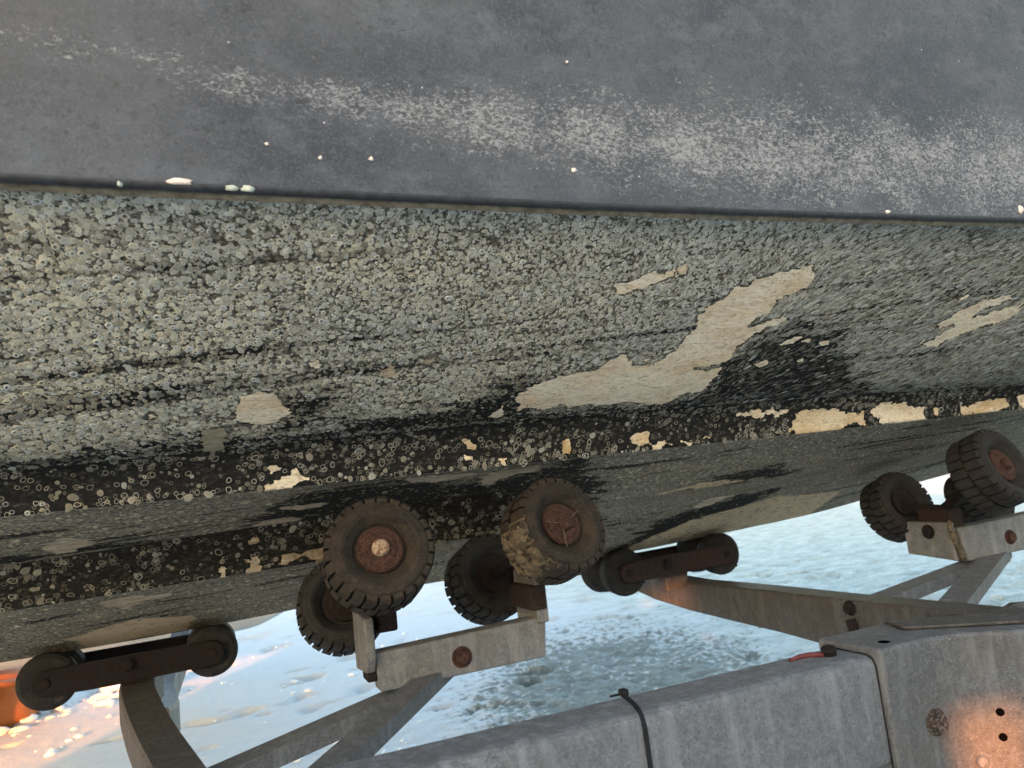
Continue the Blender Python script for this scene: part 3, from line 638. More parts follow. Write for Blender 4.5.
# chips and lichen caught in the seam
def blob(bm, c, sx, sy, sz, seed, sub=2):
    g = bmesh.ops.create_icosphere(bm, subdivisions=sub, radius=1.0); rr = random.Random(seed)
    ph = [rr.uniform(0, 6) for _ in range(6)]
    for v in g['verts']:
        q = v.co; k = 1 + 0.22 * sin(3 * q.x + ph[0]) * cos(2.6 * q.y + ph[1]) + 0.16 * sin(5 * q.z + ph[2] + 2 * q.x) + 0.1 * sin(7 * q.y + ph[3])
        v.co = Vector((c[0] + q.x * k * sx, c[1] + q.y * k * sy, c[2] + q.z * k * sz))
for (px, py, w, h, mm) in [(180, 182, 0.0085, 0.0032, 'flake'), (232, 188, 0.006, 0.0022, 'moss'), (248, 189, 0.006, 0.0024, 'moss'), (120, 184, 0.002, 0.002, 'moss'), (1021, 209, 0.006, 0.006, 'flake'), (888, 212, 0.0035, 0.002, 'flake')]:
    bm = bmesh.new(); c = at_y(px, py, 0.609); blob(bm, c, w, 0.002, h, px); bm_obj('paint_chip' if mm == 'flake' else 'lichen_tuft', bm, M[mm], boat, True)
for (px, py, w) in [(320, 158, .0016), (371, 159, .0018), (574, 170, .0024), (567, 62, .0012), (267, 144, .0014)]:
    bm = bmesh.new(); X = at_y(px, py, 0.605); yy = 0.607 - 0.1 * (max((X[2] - float(zT(X[0])) - 0.028) / 0.62, 0)) ** 1.1; c = at_y(px, py, yy - 0.0005); blob(bm, c, w, 0.001, w * 1.1, px); bm_obj('paint_chip', bm, M['flake'], boat, True)

# ------------------------------------------------------------------ trailer
tr_c = np.array([0.65, 0.68, 0.0])
trailer = empty('boat_trailer', tr_c, 'galvanised roller boat trailer carrying the grey motorboat', 'trailer')
bm = bmesh.new(); bx(bm, -1.1, 0.668, 0.645, 0.716, 0.572, 0.686, 0.012, 4); bm_obj('side_beam', bm, M['galv'], trailer, False)
# folded sleeve that bends outwards
dv = np.array([0.79, -0.61]); pv_ = np.array([0.61, 0.79])
p0 = np.array([0.648, 0.637]); p1 = np.array([0.742, 0.637]); p2 = p1 + 1.2 * dv; p3 = p2 + 0.095 * pv_; p4 = np.array([0.790, 0.727]); p5 = np.array([0.648, 0.727])
arc = [p1 + dv * 0.03 * (k / 5.0) ** 2 + np.array([-0.03 * (1 - k / 5.0) ** 2, 0]) for k in range(6)]
outl = [p0] + arc + [p2, p3, p4, p5]
bm = bmesh.new(); prism(bm, [(q[0], q[1], 0.535) for q in outl], (0, 0, 0.159), 0.0045, 3)
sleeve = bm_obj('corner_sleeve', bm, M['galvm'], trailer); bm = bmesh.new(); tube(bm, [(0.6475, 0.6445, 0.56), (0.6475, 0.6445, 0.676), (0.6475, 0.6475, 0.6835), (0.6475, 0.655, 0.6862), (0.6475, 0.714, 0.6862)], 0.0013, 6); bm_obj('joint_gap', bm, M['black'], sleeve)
sleeve['label'] = 'folded steel corner sleeve lit orange by the low sun'
bm = bmesh.new(); a = at_z(903, 629, 0.696)[:2]; b = a + 1.0 * dv
c_ = b + 0.07 * pv_; d_ = a + 0.045 * pv_ - 0.012 * dv
prism(bm, [(a[0], a[1], 0.6948), (b[0], b[1], 0.6948), (c_[0], c_[1], 0.6948), (d_[0], d_[1], 0.6948)], (0, 0, 0.0035), 0.001, 1)
bm_obj('top_plate', bm, M['galvb'], trailer)
bm = bmesh.new(); prism(bm, [tuple(at_y(x, y, 0.86)) for x, y in [(1008, 608), (1016, 603), (1050, 600), (1050, 626), (1014, 622)]], (0, 0.012, 0), 0.002, 2); bm_obj('bracket_tab', bm, M['galvb'], trailer)
def bolt(loc, axis, r, h, mat, parent, name='bolt', hexa=True, spin=0.2):
    bm = bmesh.new(); Mx = place(loc, axis) @ Matrix.Rotation(spin, 4, 'Z')
    lathe(bm, [(0, 0.0), (r * 1.5, 0.0), (r * 1.5, 0.0012), (r * 1.02, 0.0013)], 20, Mx)
    if hexa: lathe(bm, [(r * 1.12, 0.0008), (r * 1.12, h * 0.8), (r * 0.9, h), (0, h)], 6, Mx)
    else: lathe(bm, [(r, 0.0008), (r * 0.98, h * 0.5), (r * 0.8, h * 0.85), (r * 0.4, h), (0, h * 1.03)], 16, Mx)
    return bm_obj(name, bm, mat, parent)
bolt(at_y(936, 722, 0.637), (0, -1, 0), 0.0095, 0.009, M['oldbolt'], sleeve)
fn = (-pv_[0], -pv_[1], 0)
def on_face(px, py):
    d_ = ray(px, py); n_ = np.array(fn); q = np.array([p1[0], p1[1], 0]) + np.array([dv[0], dv[1], 0]) * 0.1
    return CO + d_ * (((q - CO) @ n_) / (d_ @ n_))
bolt(on_face(982, 761), fn, 0.0065, 0.006, M['galv'], sleeve, 'rivet', False)
for px, py in ((1000, 712), (1003, 737)):
    bm = bmesh.new(); lathe(bm, [(0, 0.0004), (0.0036, 0.0004), (0.0042, 0.0008), (0.0042, -0.004)], 14, place(on_face(px, py) + np.array(fn) * 0.0003, fn)); bm_obj('bolt_hole', bm, M['hole'], sleeve)
c = at_z(884, 642, 0.694); bm = bmesh.new(); lathe(bm, [(0, 0.0005), (0.006, 0.0005), (0.0065, 0.0)], 16, Matrix.Translation(Vector(c))); bm_obj('bolt_hole', bm, M['hole'], sleeve)
c = at_z(829, 652, 0.69); bm = bmesh.new(); lathe(bm, [(0, -0.004), (0.0075, -0.004), (0.008, 0.004), (0.004, 0.0055), (0, 0.0045)], 14, place(c, (-0.3, -0.3, 1))); bm_obj('bolt', bm, M['rustd'], sleeve)
bm = bmesh.new(); tube(bm, [at_z(x, y, 0.688) for x, y in [(790, 660), (799, 657), (810, 655), (824, 655)]], [0.0018, 0.0028, 0.003, 0.0028]); tag(bm_obj('red_hose', bm, M['red'], trailer, True))

# right cross member: deep beam running under the keel, its lower edge sweeping up
def side_prof(pts, X, bm, thick, bev=0.004):
    prism(bm, [tuple(at_x(px, py, X)) for px, py in pts], (thick, 0, 0), bev, 2)
XR = 0.95
bm = bmesh.new()
up = [(640, 574), (690, 583), (760, 590), (846, 600)]; dn = [(850, 652), (823, 645), (780, 633), (730, 621), (690, 611), (655, 600), (625, 586), (606, 574)]
pts = [tuple(at_x(px, py, XR)) for px, py in up]; pts.append((XR, 0.70, 0.672)); pts.append((XR, 0.70, 0.59)); pts += [tuple(at_x(px, py, XR)) for px, py in dn]
pts += [(XR, 2.3, 0.62), (XR, 2.3, 0.70)]
prism(bm, pts, (0.06, 0, 0), 0.005, 3); xr = bm_obj('cross_member', bm, M['galvb'], trailer)
for k, (x, y0, y1) in enumerate([(733, 598, 622), (748, 600, 627)]):
    bm = bmesh.new(); tube(bm, [at_x(x, y0, XR - 0.001), at_x(x + 4, (y0 + y1) / 2, XR - 0.001), at_x(x + 12, y1 + 1, XR - 0.001)], 0.0014, 6); bm_obj('weld_seam', bm, M['galvb'], xr)
bm = bmesh.new(); a = at_x(851, 619, XR - 0.002); b = at_x(858, 640, XR - 0.002); tube(bm, [a, b], 0.009, 8); bm_obj('weld_seam', bm, M['rustd'], xr)

# left cross member, seen along its length, curving up to the keel cradle
def beam_path(pts, w, h, bm):
    """box swept along pts; pts is the centre of the top face"""
    prev = None; pts = [Vector(p) for p in pts]
    n = 4; P2 = []
    for i in range(len(pts) - 1):
        p_1 = pts[max(i - 1, 0)]; p_2, p_3 = pts[i], pts[i + 1]; p_4 = pts[min(i + 2, len(pts) - 1)]
        for k in range(n):
            t = k / n; P2.append(0.5 * ((2 * p_2) + (p_3 - p_1) * t + (2 * p_1 - 5 * p_2 + 4 * p_3 - p_4) * t * t + (-p_1 + 3 * p_2 - 3 * p_3 + p_4) * t ** 3))
    P2.append(pts[-1])
    for i, p in enumerate(P2):
        t = (P2[min(i + 1, len(P2) - 1)] - P2[max(i - 1, 0)]).normalized(); sx = Vector((t.y, -t.x, 0)).normalized() * w / 2; dn_ = sx.cross(t).normalized()
        if dn_.z > 0: dn_ = -dn_
        e = 0.15 * w
        ring = [bm.verts.new(q) for q in (p - sx * 0.9, p + sx * 0.9, p + sx + dn_ * e, p + sx + dn_ * h, p - sx + dn_ * h, p - sx + dn_ * e)]
        if prev:
            for k in range(6): bm.faces.new((prev[k], prev[(k + 1) % 6], ring[(k + 1) % 6], ring[k]))
        else: bm.faces.new(ring)
        prev = ring
    bm.faces.new(prev[::-1])
mid = lambda a, b, Y, dz=0: at_y((a[0] + b[0]) / 2, (a[1] + b[1]) / 2, Y)
bm = bmesh.new()
beam_path([(-0.112, 1.60, 0.652), at_y(137, 680, 1.47), at_y(142, 700, 1.33), at_y(155, 728, 1.18), at_y(180, 768, 1.0), (0.02, 0.72, 0.61)], 0.053, 0.05, bm); xl = bm_obj('cross_member', bm, M['galvb'], trailer)
bm = bmesh.new(); beam_path([(-0.10, 1.55, 0.59), at_y(166, 700, 1.8), at_y(166, 672, 2.1), (-0.03, 2.5, 0.72)], 0.05, 0.06, bm); bm_obj('cross_member_far_half', bm, M['galvp'], trailer)

# keel cradles: two rockers with a roller at each end
def cradle(pa, pb, Yf, Yb, hh, rr, pivot, mat, mr, rot):
    root = None; a = at_y(*pa, Yf); b = at_y(*pb, Yf); dd = Vector(b - a); ln = dd.length; ux = dd.normalized()
    Mx = Matrix(((ux.x, 0, -ux.z, a[0]), (0, 1, 0, a[1]), (ux.z, 0, ux.x, a[2]), (0, 0, 0, 1)))
    objs = []
    for k, Y in enumerate((Yf, Yb)):
        bm = bmesh.new(); pts = [(hh * 0.5 * cos(t), 0, hh * 0.5 * sin(t)) for t in np.linspace(pi / 2, 3 * pi / 2, 9)] + [(ln * 0.3, 0, -hh * 0.55), (ln * 0.7, 0, -hh * 0.52)] + [(ln + hh * 0.5 * cos(t), 0, hh * 0.5 * sin(t)) for t in np.linspace(-pi / 2, pi / 2, 9)]
        prism(bm, [Mx @ Vector((p[0], Y - Yf, p[2])) for p in pts], (0, 0.010, 0), 0.0016, 1)
        objs.append(bm_obj('rocker_bar', bm, mat, trailer))
    W = Yb - Yf - 0.010
    for k, q in enumerate((a, b)):
        bm = bmesh.new(); n = 40; Mr = Matrix.Translation(Vector((q[0], Yf + 0.010 + W / 2, q[2] + 0.0))) @ frame_z((0, -1, 0)).to_4x4() @ Matrix.Rotation(rot + k * 1.9, 4, 'Z')
        r_ = rr[k]
        prof_ = [(0.010, W * 0.47), (r_ * 0.82, W * 0.49), (r_ * 0.96, W * 0.46), (r_, W * 0.40), (r_ * 0.95, W * 0.22), (r_ * 0.62, 0), (r_ * 0.95, -W * 0.22), (r_, -W * 0.40), (r_ * 0.96, -W * 0.46), (r_ * 0.82, -W * 0.49), (0.010, -W * 0.47)]
        lathe(bm, prof_, n, Mr, close=True)
        ro = bm_obj('keel_roller', bm, mr, trailer, False)
        bm = bmesh.new(); lathe(bm, [(0, W * 0.5 + 0.013), (0.006, W * 0.5 + 0.013), (0.008, W * 0.5 + 0.011), (0.008, -W * 0.5 - 0.013), (0, -W * 0.5 - 0.013)], 14, Mr); bm_obj('axle_pin', bm, M['rustd'], ro)
        for an in (0.4, 2.5, 4.6):     # moulded slots in the roller's end face
            bm = bmesh.new(); g = bmesh.ops.create_cube(bm, size=1.0)['verts']; bmesh.ops.transform(bm, matrix=Mr @ Matrix.Rotation(an, 4, 'Z') @ Matrix.Translation(Vector((r_ * 0.80, 0, W * 0.478))) @ Matrix.Diagonal((r_ * 0.32, 0.0035, 0.004, 1)), verts=g)
            bm_obj('moulding_slot', bm, M['black'], ro)
    bolt(at_y(*pivot, Yf - 0.0005), (0, -1, 0), 0.0085, 0.007, M['rustd'], objs[0])
cradle((45, 684), (212, 653), 1.42, 1.55, 0.040, (0.044, 0.042), (128, 665), M['rustd'], M['rubd'], 0.3)
cradle((630, 573), (727, 554), 1.42, 1.56, 0.040, (0.049, 0.046), (667, 564), M['rustm'], M['rubd'], 1.1)
bm = bmesh.new(); prism(bm, [tuple(at_y(x, y, 1.44)) for x, y in [(662, 566), (688, 562), (688, 586), (668, 592)]], (0, 0.03, 0), 0.003, 2); bm_obj('cradle_post', bm, M['galvb'], trailer)
bm = bmesh.new(); prism(bm, [tuple(at_y(x, y, 1.445)) for x, y in [(119, 670), (152, 664), (156, 694), (124, 702)]], (0, 0.06, 0), 0.003, 2); bm_obj('cradle_post', bm, M['galvb'], trailer)

# outer roller brackets and wobble rollers
def bracket(q, lug_l, lug_r, bolt_px, Y, mat):
    """q: front face corners in order; lugs: (x0, x1, ztop)"""
    bm = bmesh.new(); prism(bm, [tuple(at_y(x, y, Y)) for x, y in q], (0, 0.034, 0), 0.0035, 3); br = bm_obj('roller_bracket', bm, mat, trailer)
    for lug in (lug_l, lug_r):
        if not lug: continue
        bm = bmesh.new(); prism(bm, [(lug[0], y_, z_) for y_, z_ in lug[2]], (lug[1] - lug[0], 0, 0), 0.0025, 2); bm_obj('lug', bm, mat, br)
    if bolt_px: bolt(at_y(*bolt_px, Y), (0, -1, 0), 0.0095, 0.008, M['rust'], br, spin=0.5)
    return br
YB = 1.03
a = at_y(375, 652, YB); zb = at_y(376, 693, YB)
brl = bracket([(374, 654), (546, 616), (546.5, 657), (381, 693)], (a[0] - 0.014, a[0] - 0.001, [(YB - 0.012, a[2] + 0.045), (YB + 0.07, a[2] + 0.05), (YB + 0.07, a[2] - 0.03), (YB + 0.0, a[2] - 0.025), (YB - 0.012, a[2] - 0.008)]),
              (at_y(538, 620, YB)[0] - 0.002, at_y(548, 620, YB)[0] + 0.001, [(YB - 0.004, 0.800), (YB + 0.075, 0.815), (YB + 0.075, 0.70), (YB - 0.004, 0.712)]), (462, 657), YB, M['galvp'])
bm = bmesh.new(); q = at_y(372, 672, YB + 0.01); bx(bm, q[0] - 0.007, q[0] + 0.006, YB + 0.005, YB + 0.04, q[2] - 0.012, q[2] + 0.012, 0.002); bm_obj('bolt', bm, M['rustd'], brl)
YBR = 1.03
lx = at_y(958, 535, YBR)[0]
brr = bracket([(958, 528), (1090, 500), (1090, 536), (969, 562)], (lx - 0.014, lx - 0.001, [(YBR + 0.003, 0.755), (YBR + 0.105, 0.757), (YBR + 0.105, 0.695), (YBR + 0.003, 0.685)]), None, (1010, 537), YBR, M['galvp'])
bolt((lx - 0.014, YBR + 0.05, 0.738), (-1, 0, 0), 0.009, 0.006, M['rustd'], brr)
bm = bmesh.new()
for k in range(14): t_ = k / 13; blob(bm, (lx - 0.014 + 0.014 * t_ ** 1.5 + random.uniform(-.001, .001), YBR + 0.002 - 0.003 * t_, 0.752 - 0.062 * t_), 0.007 * random.uniform(.6, 1.5), 0.005, 0.007 * random.uniform(.7, 1.3), k, 1)
bm_obj('rust_lump', bm, M['mud'], brr, True)
# angle-iron struts under the brackets
def angle_bar(pa, pb, w, t, mat, flip=1, sidev=(0, -1, 0), turn=0.0):
    """L section from pa to pb: one flange up-facing, one hanging from its near edge"""
    a = Vector(pa); b = Vector(pb); u_ = (b - a).normalized(); s_v = Vector(sidev); s_v = (s_v - u_ * s_v.dot(u_)).normalized(); n_ = u_.cross(s_v).normalized()
    if n_.z < 0: n_ = -n_
    if turn: R_ = Matrix.Rotation(turn, 3, u_); s_v = R_ @ s_v; n_ = R_ @ n_
    pts = [(-w / 2, 0), (w / 2, 0), (w / 2, -w * 0.62), (w / 2 - t, -w * 0.62), (w / 2 - t, -t), (-w / 2, -t)]
    bm = bmesh.new(); prism(bm, [a + s_v * p[0] + n_ * p[1] for p in pts], b - a, 0.0008, 1)
    return bm_obj('strut', bm, mat, trailer)
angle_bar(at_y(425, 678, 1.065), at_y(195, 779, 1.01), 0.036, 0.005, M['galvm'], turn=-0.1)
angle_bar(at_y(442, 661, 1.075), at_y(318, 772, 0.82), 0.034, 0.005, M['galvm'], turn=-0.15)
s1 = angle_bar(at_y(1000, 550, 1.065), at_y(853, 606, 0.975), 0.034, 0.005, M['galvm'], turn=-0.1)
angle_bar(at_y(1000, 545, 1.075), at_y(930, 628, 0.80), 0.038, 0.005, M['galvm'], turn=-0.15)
bolt(at_x(850, 608, XR - 0.001), (-1, 0, 0), 0.008, 0.009, M['rustd'], xr)

# wobble roller: ribbed tyre with a rusty washer and axle end, axis along local +Z
R_T, W_T = 0.0665, 0.066
def tyre_mesh():
    bm = bmesh.new(); h = W_T / 2; r0 = R_T - 0.0052
    prof_ = [(0.017, h * 0.5), (0.031, h * 0.58), (0.034, h * 0.72), (0.043, h * 0.98), (0.047, h * 1.04), (0.0555, h * 1.0), (0.0595, h * 0.88), (r0, h * 0.7), (r0, 0), (r0, -h * 0.7), (0.0595, -h * 0.88), (0.0555, -h), (0.047, -h * 1.04), (0.043, -h * 0.98), (0.034, -h * 0.72), (0.031, -h * 0.58), (0.017, -h * 0.5)]
    lathe(bm, prof_, 72, close=True)
    n = 25
    for row in (0, 1):
        z0, z1 = ((0.002, h * 0.93), (-h * 0.93, -0.002))[row]
        for k in range(n):
            a0 = 2 * pi * (k + 0.5 * row) / n; w = 2 * pi / n * 0.39; sk = 0.05 * (1 if row == 0 else -1)
            def pt(a, r, z): return (r * cos(a), r * sin(a), z)
            zo = z1 if row == 0 else z0; zi = z0 if row == 0 else z1
            jit = random.uniform(-0.0006, 0.0004)
            vs = [bm.verts.new(pt(a0 + s * w + e, r, z)) for z, r, e in ((zi, R_T + jit, 0), (zo * 0.86, R_T + jit, sk), (zo, R_T - 0.003, sk), (zo * 1.0, R_T - 0.012, sk), (zi, R_T - 0.009, 0)) for s in (-1, 1)]
            for i in range(4): bm.faces.new((vs[2 * i], vs[2 * i + 1], vs[2 * i + 3], vs[2 * i + 2]))
            bm.faces.new([vs[2 * i] for i in range(5)]); bm.faces.new([vs[2 * i + 1] for i in range(4, -1, -1)])
    bmesh.ops.recalc_face_normals(bm, faces=bm.faces)
    me = bpy.data.meshes.new('wobble_roller'); bm.to_mesh(me); bm.free(); me.materials.append(M['rub']); return me
def local_mesh(name, mat, build):
    bm = bmesh.new(); build(bm); bmesh.ops.recalc_face_normals(bm, faces=bm.faces); me = bpy.data.meshes.new(name); bm.to_mesh(me); bm.free(); me.materials.append(mat); return me
ME_T = tyre_mesh(); ME_TD = ME_T.copy(); ME_TD.materials[0] = M['rubd']
H_ = W_T / 2
ME_W = local_mesh('hub_washer', M['rust'], lambda bm: lathe(bm, [(0, H_ * 0.6), (0.027, H_ * 0.6), (0.0285, H_ * 0.66), (0.0285, H_ * 0.74), (0.0265, H_ * 0.80), (0.021, H_ * 0.81), (0.018, H_ * 0.86), (0.011, H_ * 0.86), (0, H_ * 0.86)], 32))
ME_WD = ME_W.copy(); ME_WD.materials[0] = M['rustd']
ME_WI = local_mesh('hub_washer', M['rustd'], lambda bm: lathe(bm, [(0, -H_ * 0.6), (0.026, -H_ * 0.6), (0.0265, -H_ * 0.74), (0.02, -H_ * 0.78), (0.012, -H_ * 0.8), (0.012, -H_ * 1.2), (0, -H_ * 1.2)], 28))
ME_P = local_mesh('axle_pin', M['pin'], lambda bm: lathe(bm, [(0.0105, H_ * 0.84), (0.0105, H_ * 0.98), (0.0085, H_ * 1.08), (0.004, H_ * 1.11), (0, H_ * 1.11)], 18))
ME_PR = ME_P.copy(); ME_PR.materials[0] = M['rust']
ME_PD = ME_P.copy(); ME_PD.materials[0] = M['rustd']
def wobble(loc, axis, tyre, washer, pin, spin=0.0, lab=None, size=1.0):
    o = bpy.data.objects.new('wobble_roller', tyre); COL.objects.link(o); o.parent = trailer
    Mx = place(loc, axis) @ Matrix.Rotation(spin, 4, 'Z') @ Matrix.Scale(size, 4); o.matrix_basis = Matrix.Translation(-Vector(tr_c)) @ Mx
    for nm, me_ in (('hub_washer', washer), ('hub_washer', ME_WI), ('axle_pin', pin)):
        if me_: c_ = bpy.data.objects.new(nm, me_); COL.objects.link(c_); c_.parent = o
    if lab: o['label'] = lab
    return o
TH = radians(21); AX = (0.05, -cos(TH), sin(TH))
YN, YF_ = 0.95, 1.17
NL = at_y(378, 556, YN); NR = at_y(553, 531, YN); FL = at_y(343, 606, YF_); FR = at_y(489, 579, YF_)
wobble(NL, (-0.06, -cos(TH), sin(TH)), ME_T, ME_W, ME_P, 0.1, 'brown wobble roller with a pale worn axle end')
wr = wobble(NR, (0.18, -cos(TH), sin(TH)), ME_T, ME_W, ME_PR, 0.25, 'wobble roller with a rusty washer, wire pin and mud caked on its side')
wobble(FL, (-0.06, -cos(TH), sin(TH)), ME_TD, ME_WD, ME_PD, 0.4); wobble(FR, (0.1, -cos(TH), sin(TH)), ME_TD, ME_WD, ME_PD, 0.6)
AXR = (0.02, -cos(TH), sin(TH))
BR = at_y(990, 471, 0.96); FRR = at_y(897, 507, 1.17); BR2 = at_y(962, 496, 1.19)
wobble(BR, (0.12, -cos(TH), sin(TH)), ME_TD, ME_W, ME_PR, 0.2, 'largest looking wobble roller at the right edge, dusty brown rim', 1.06); wobble(FRR, (-0.05, -cos(TH), sin(TH)), ME_TD, ME_WD, ME_PD, 0.5)
wobble(np.array(BR2) + np.array([0.05, 0.0, -0.01]), AXR, ME_TD, ME_WD, ME_PD, 0.9)
def arm(p, q, w, name='rocker_axle', mat='rustd'):
    bm = bmesh.new(); a_ = Vector(p); b_ = Vector(q); prism(bm, [a_ + Vector((sx * w, 0, sz * w)) for sx, sz in ((-1, -1), (1, -1), (1, 1), (-1, 1))], b_ - a_, 0.0015, 1); return bm_obj(name, bm, M[mat], trailer)
arm(NL, FL, 0.009); arm(NR, FR, 0.009); arm((lx + 0.012, YBR + 0.02, 0.775), FRR, 0.009); arm(BR, (lx + 0.03, YBR + 0.05, 0.772), 0.009)
m_ = (NR + FR) / 2; bm = bmesh.new(); q = at_y(540, 595, YB + 0.02); bx(bm, q[0] - 0.028, q[0] - 0.003, YB - 0.01, YB + 0.07, q[2] - 0.016, q[2] + 0.018, 0.003); bm_obj('pivot_block', bm, M['rustm'], trailer)
m_ = (NL + FL) / 2; bm = bmesh.new(); q = at_y(372, 620, YB + 0.02); bx(bm, q[0] + 0.004, q[0] + 0.03, YB - 0.0, YB + 0.07, q[2] - 0.016, q[2] + 0.02, 0.003); bm_obj('pivot_block', bm, M['rustd'], trailer)
bm = bmesh.new(); bx(bm, lx, lx + 0.035, YBR + 0.01, YBR + 0.08, 0.735, 0.778, 0.003); bm_obj('pivot_block', bm, M['rustm'], trailer)
# split-pin wire on the second roller
Mw = place(NR, (0.18, -cos(TH), sin(TH)))
bm = bmesh.new(); z = H_ * 0.98
for pts in ([(0.010, 0.004, z), (0.020, 0.010, z + 0.002), (0.026, 0.013, z + 0.001)], [(-0.008, 0.0, z), (-0.022, 0.001, z + 0.001), (-0.031, 0.004, z + 0.002)], [(-0.007, -0.002, z), (-0.008, -0.018, z), (-0.011, -0.033, z + 0.001)]):
    tube(bm, [Mw @ Vector(p) for p in pts], 0.00075, 6)
bm_obj('split_pin_wire', bm, M['mud'], wr)
bpy.context.view_layer.update()
wr_child = [o for o in COL.objects if o.name.startswith('split_pin_wire')][0]; wr_child.location = (0, 0, 0); wr_child.matrix_parent_inverse = wr.matrix_world.inverted()
# caked mud on that roller's left side: a lumpy crust over the ribs
na, nz = 70, 34; AA, ZZ = np.meshgrid(np.linspace(2.85, 4.25, na), np.linspace(-H_ * 0.98, H_ * 1.0, nz), indexing='ij')
hgt = fbm(AA * 9, ZZ * 150, 91, 5); rad = R_T - 0.0015 + 0.0125 * (hgt - 0.32) * sstep(0, 0.4, AA - 2.85) * sstep(0, 0.4, 4.25 - AA) - 0.004 * sstep(0.75, 1.0, np.abs(ZZ) / H_)
V = np.stack([rad * np.cos(AA), rad * np.sin(AA), ZZ], -1).reshape(-1, 3); Mn = np.array(Mw); V = V @ Mn[:3, :3].T + Mn[:3, 3]
mudo = link('caked_mud', np_mesh('caked_mud', V, grid_quads(na, nz)), M['mud'], wr); mudo.location = (0, 0, 0); mudo.matrix_parent_inverse = wr.matrix_world.inverted(); pass

# ------------------------------------------------------------------ cable tie round the near beam
tie_c = at_z(630, 712, 0.686)
tie = empty('cable_tie', tie_c, 'thin black cable tie strapped round the near galvanised trailer beam', 'cable tie')
ztop = 0.6865; X0 = at_z(612, 700, ztop); 
path = [(0.378, 0.712, ztop), (0.374, 0.69, ztop), (0.368, 0.668, ztop), (0.364, 0.656, ztop - 0.0005), (0.362, 0.648, ztop - 0.0045), (0.3615, 0.6445, ztop - 0.013), (0.362, 0.6442, 0.64), (0.363, 0.6442, 0.59), (0.363, 0.645, 0.571)]
nr = [(0, 0, 1), (0, 0, 1), (0, 0, 1), (0, -0.3, 1), (0, -0.8, 0.8), (0, -1, 0.2), (0, -1, 0), (0, -1, 0), (0, -1, -0.5)]
bm = bmesh.new(); strap(bm, path, nr, 0.0048, 0.0014, (1, 0.12, 0)); bm_obj('strap', bm, M['black'], tie)
bm = bmesh.new(); bx(bm, 0.374, 0.382, 0.703, 0.712, ztop, ztop + 0.0065, 0.0012); bx(bm, 0.363, 0.375, 0.7055, 0.7095, ztop + 0.0015, ztop + 0.003, 0.0003); bm_obj('lock_head', bm, M['black'], tie)

# ------------------------------------------------------------------ things on the snow beyond
# orange hull end at the left
oc = np.array([-1.75, 4.9, 0.0])
ob = empty('orange_dinghy', oc, 'bright orange rounded hull on the snow at the left edge, half hidden by a roller', 'boat')
n1, n2 = 40, 24; U = np.linspace(0, 1, n1); A_ = np.linspace(-0.12 * pi, 1.12 * pi, n2); V = []
for u_ in U:
    e = max(1 - abs(2 * u_ - 1) ** 4.0, 0.0) ** 0.5
    for a_ in A_: V.append((-2.75 + 1.92 * u_, 4.9 - 0.34 * e * cos(a_), 0.06 + 0.30 * (0.2 + 0.8 * e) * max(sin(a_), -0.2)))
link('hull_shell', np_mesh('hull_shell', V, grid_quads(n1, n2)), M['orange'], ob)
bm = bmesh.new(); tube(bm, [(-2.6, 4.68, 0.23), (-2.2, 4.60, 0.245), (-1.6, 4.585, 0.25), (-1.1, 4.60, 0.245), (-0.9, 4.68, 0.22)], 0.02); bm_obj('rub_rail', bm, M['orange'], ob, True)
# pale upturned hull behind the boat
pc = np.array([-0.6, 4.4, 0.35])
pb = empty('pale_boat', pc, 'pale smooth hull showing in the gap right of the left keel roller', 'boat')
kx = np.array([-2.2, 0.0, 0.105, 0.2, 0.285, 0.367, 0.43, 0.5]); kz = np.array([0.34, 0.345, 0.347, 0.353, 0.378, 0.412, 0.45, 0.52])
U = np.linspace(-2.2, 0.5, 60); V = []
for x in U:
    k = np.interp(x, kx, kz); hb = 0.75 * sstep(0.55, -0.6, x) + 0.02
    for s in np.linspace(-1, 1, 13): V.append((x, 4.3 + hb * s, k + 0.55 * abs(s) ** 1.6 * (1 - 0.3 * sstep(-0.5, 0.5, x))))
link('hull_shell', np_mesh('hull_shell', V, grid_quads(60, 13)[:, ::-1]), M['pale'], pb)
for x in (-2.05, -1.5): bm = bmesh.new(); bx(bm, x, x + 0.14, 3.95, 4.65, -0.02, 0.345, 0.008); bm_obj('support_block', bm, M['wood'], pb)
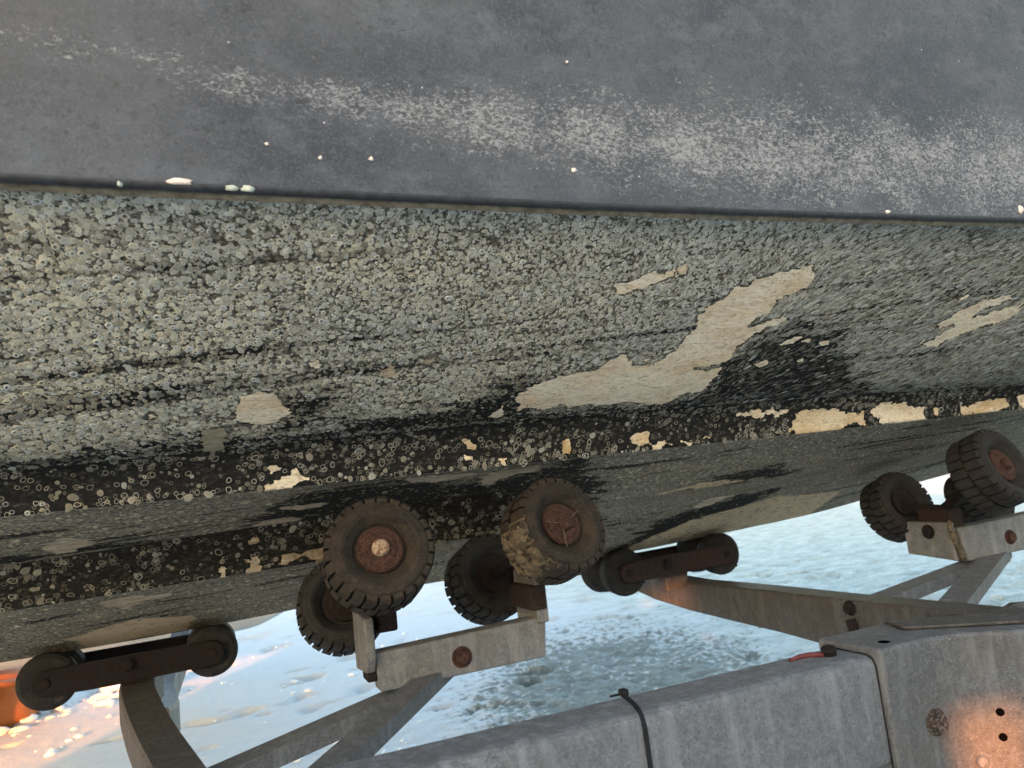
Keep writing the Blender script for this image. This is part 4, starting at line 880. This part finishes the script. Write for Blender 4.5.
# loose clods of snow, lit orange
bm = bmesh.new(); rr_ = random.Random(3)
def clods(n, poly, s0, s1):
    P_ = np.array(tr(poly)); lo, hi = P_.min(0), P_.max(0); k = 0
    while k < n:
        x, y = rr_.uniform(lo[0], hi[0]), rr_.uniform(lo[1], hi[1])
        if poly_sdf(np.array([x]), np.array([y]), P_)[0] < 0:
            s_ = s0 * (s1 / s0) ** (rr_.random() ** 2.2); blob(bm, (x, y, s_ * 0.3), s_ * rr_.uniform(.9, 1.6), s_ * rr_.uniform(.8, 1.3), s_ * rr_.uniform(.45, .8), k, 1 if s_ < 0.03 else 2); k += 1
clods(90, [(-30, 740), (20, 712), (75, 700), (115, 684), (150, 690), (90, 712), (40, 730)], 0.008, 0.05)
clods(45, [(70, 700), (120, 676), (180, 668), (182, 705), (120, 700)], 0.008, 0.06)
clods(60, [(0, 735), (140, 690), (160, 712), (30, 768)], 0.005, 0.022)
clods(120, [(260, 768), (360, 725), (430, 720), (400, 768)], 0.004, 0.02)
clods(60, [(180, 680), (420, 590), (460, 640), (230, 740)], 0.005, 0.022)
o = bm_obj('snow_clods', bm, M['clod'], None, True); tag(o, 'loose clods of snow scattered over the trodden ground by the orange hull', 'snow', kind='stuff')

# ------------------------------------------------------------------ unseen board screen, added to cast the shade; gaps cut for the sun patches
FY = -4.0
shade_screen = empty('added_shade_screen', (0, FY, 0), 'unseen screen of tall weathered boards added behind the viewpoint to cast shade, gapped for sun patches', 'shade_screen')
def through(P): P = np.asarray(P); k = (P[1] - FY) / -SUN_DIR[1]; return P + SUN_DIR * k
gaps = []
def gap(pts, ex=0.0, ez=0.0):
    Q = np.array([through(p) for p in pts]); gaps.append((Q[:, 0].min() - ex, Q[:, 0].max() + ex, Q[:, 2].min() - ez, Q[:, 2].max() + ez))
_e = through((-0.4, 4.25, 0.0))[0]; gaps.append((through((XR, 1.63, .6))[0], through((XR, 1.43, .6))[0], through((XR, 1.5, 0.575))[2], through((XR, 1.5, 0.652))[2]))
gap([on_face(952, 712), on_face(1026, 706), on_face(952, 782), on_face(1026, 790)], 0.0, 0.0)
edges = sorted({float(_e), 4.2, *[g[0] for g in gaps], *[g[1] for g in gaps]})
bmids = []
for x0_, x1_ in zip(edges, edges[1:]):
    n = max(1, int(round((x1_ - x0_) / 0.55))); xm = (x0_ + x1_) / 2
    holes = sorted([(g[2], g[3]) for g in gaps if g[0] < xm < g[1]])
    segs = []; z_ = 0.0
    for h0, h1 in holes: segs.append((z_, h0)); z_ = h1
    segs.append((z_, 2.6))
    for i in range(n):
        xa = x0_ + (x1_ - x0_) * i / n; xb = x0_ + (x1_ - x0_) * (i + 1) / n
        for za, zb_ in segs:
            bm = bmesh.new(); off_ = 0.004 * (i % 2); bx(bm, xa, xb, FY - 0.02 + off_, FY + off_, za, zb_); bm_obj('board', bm, M['wood'], shade_screen)
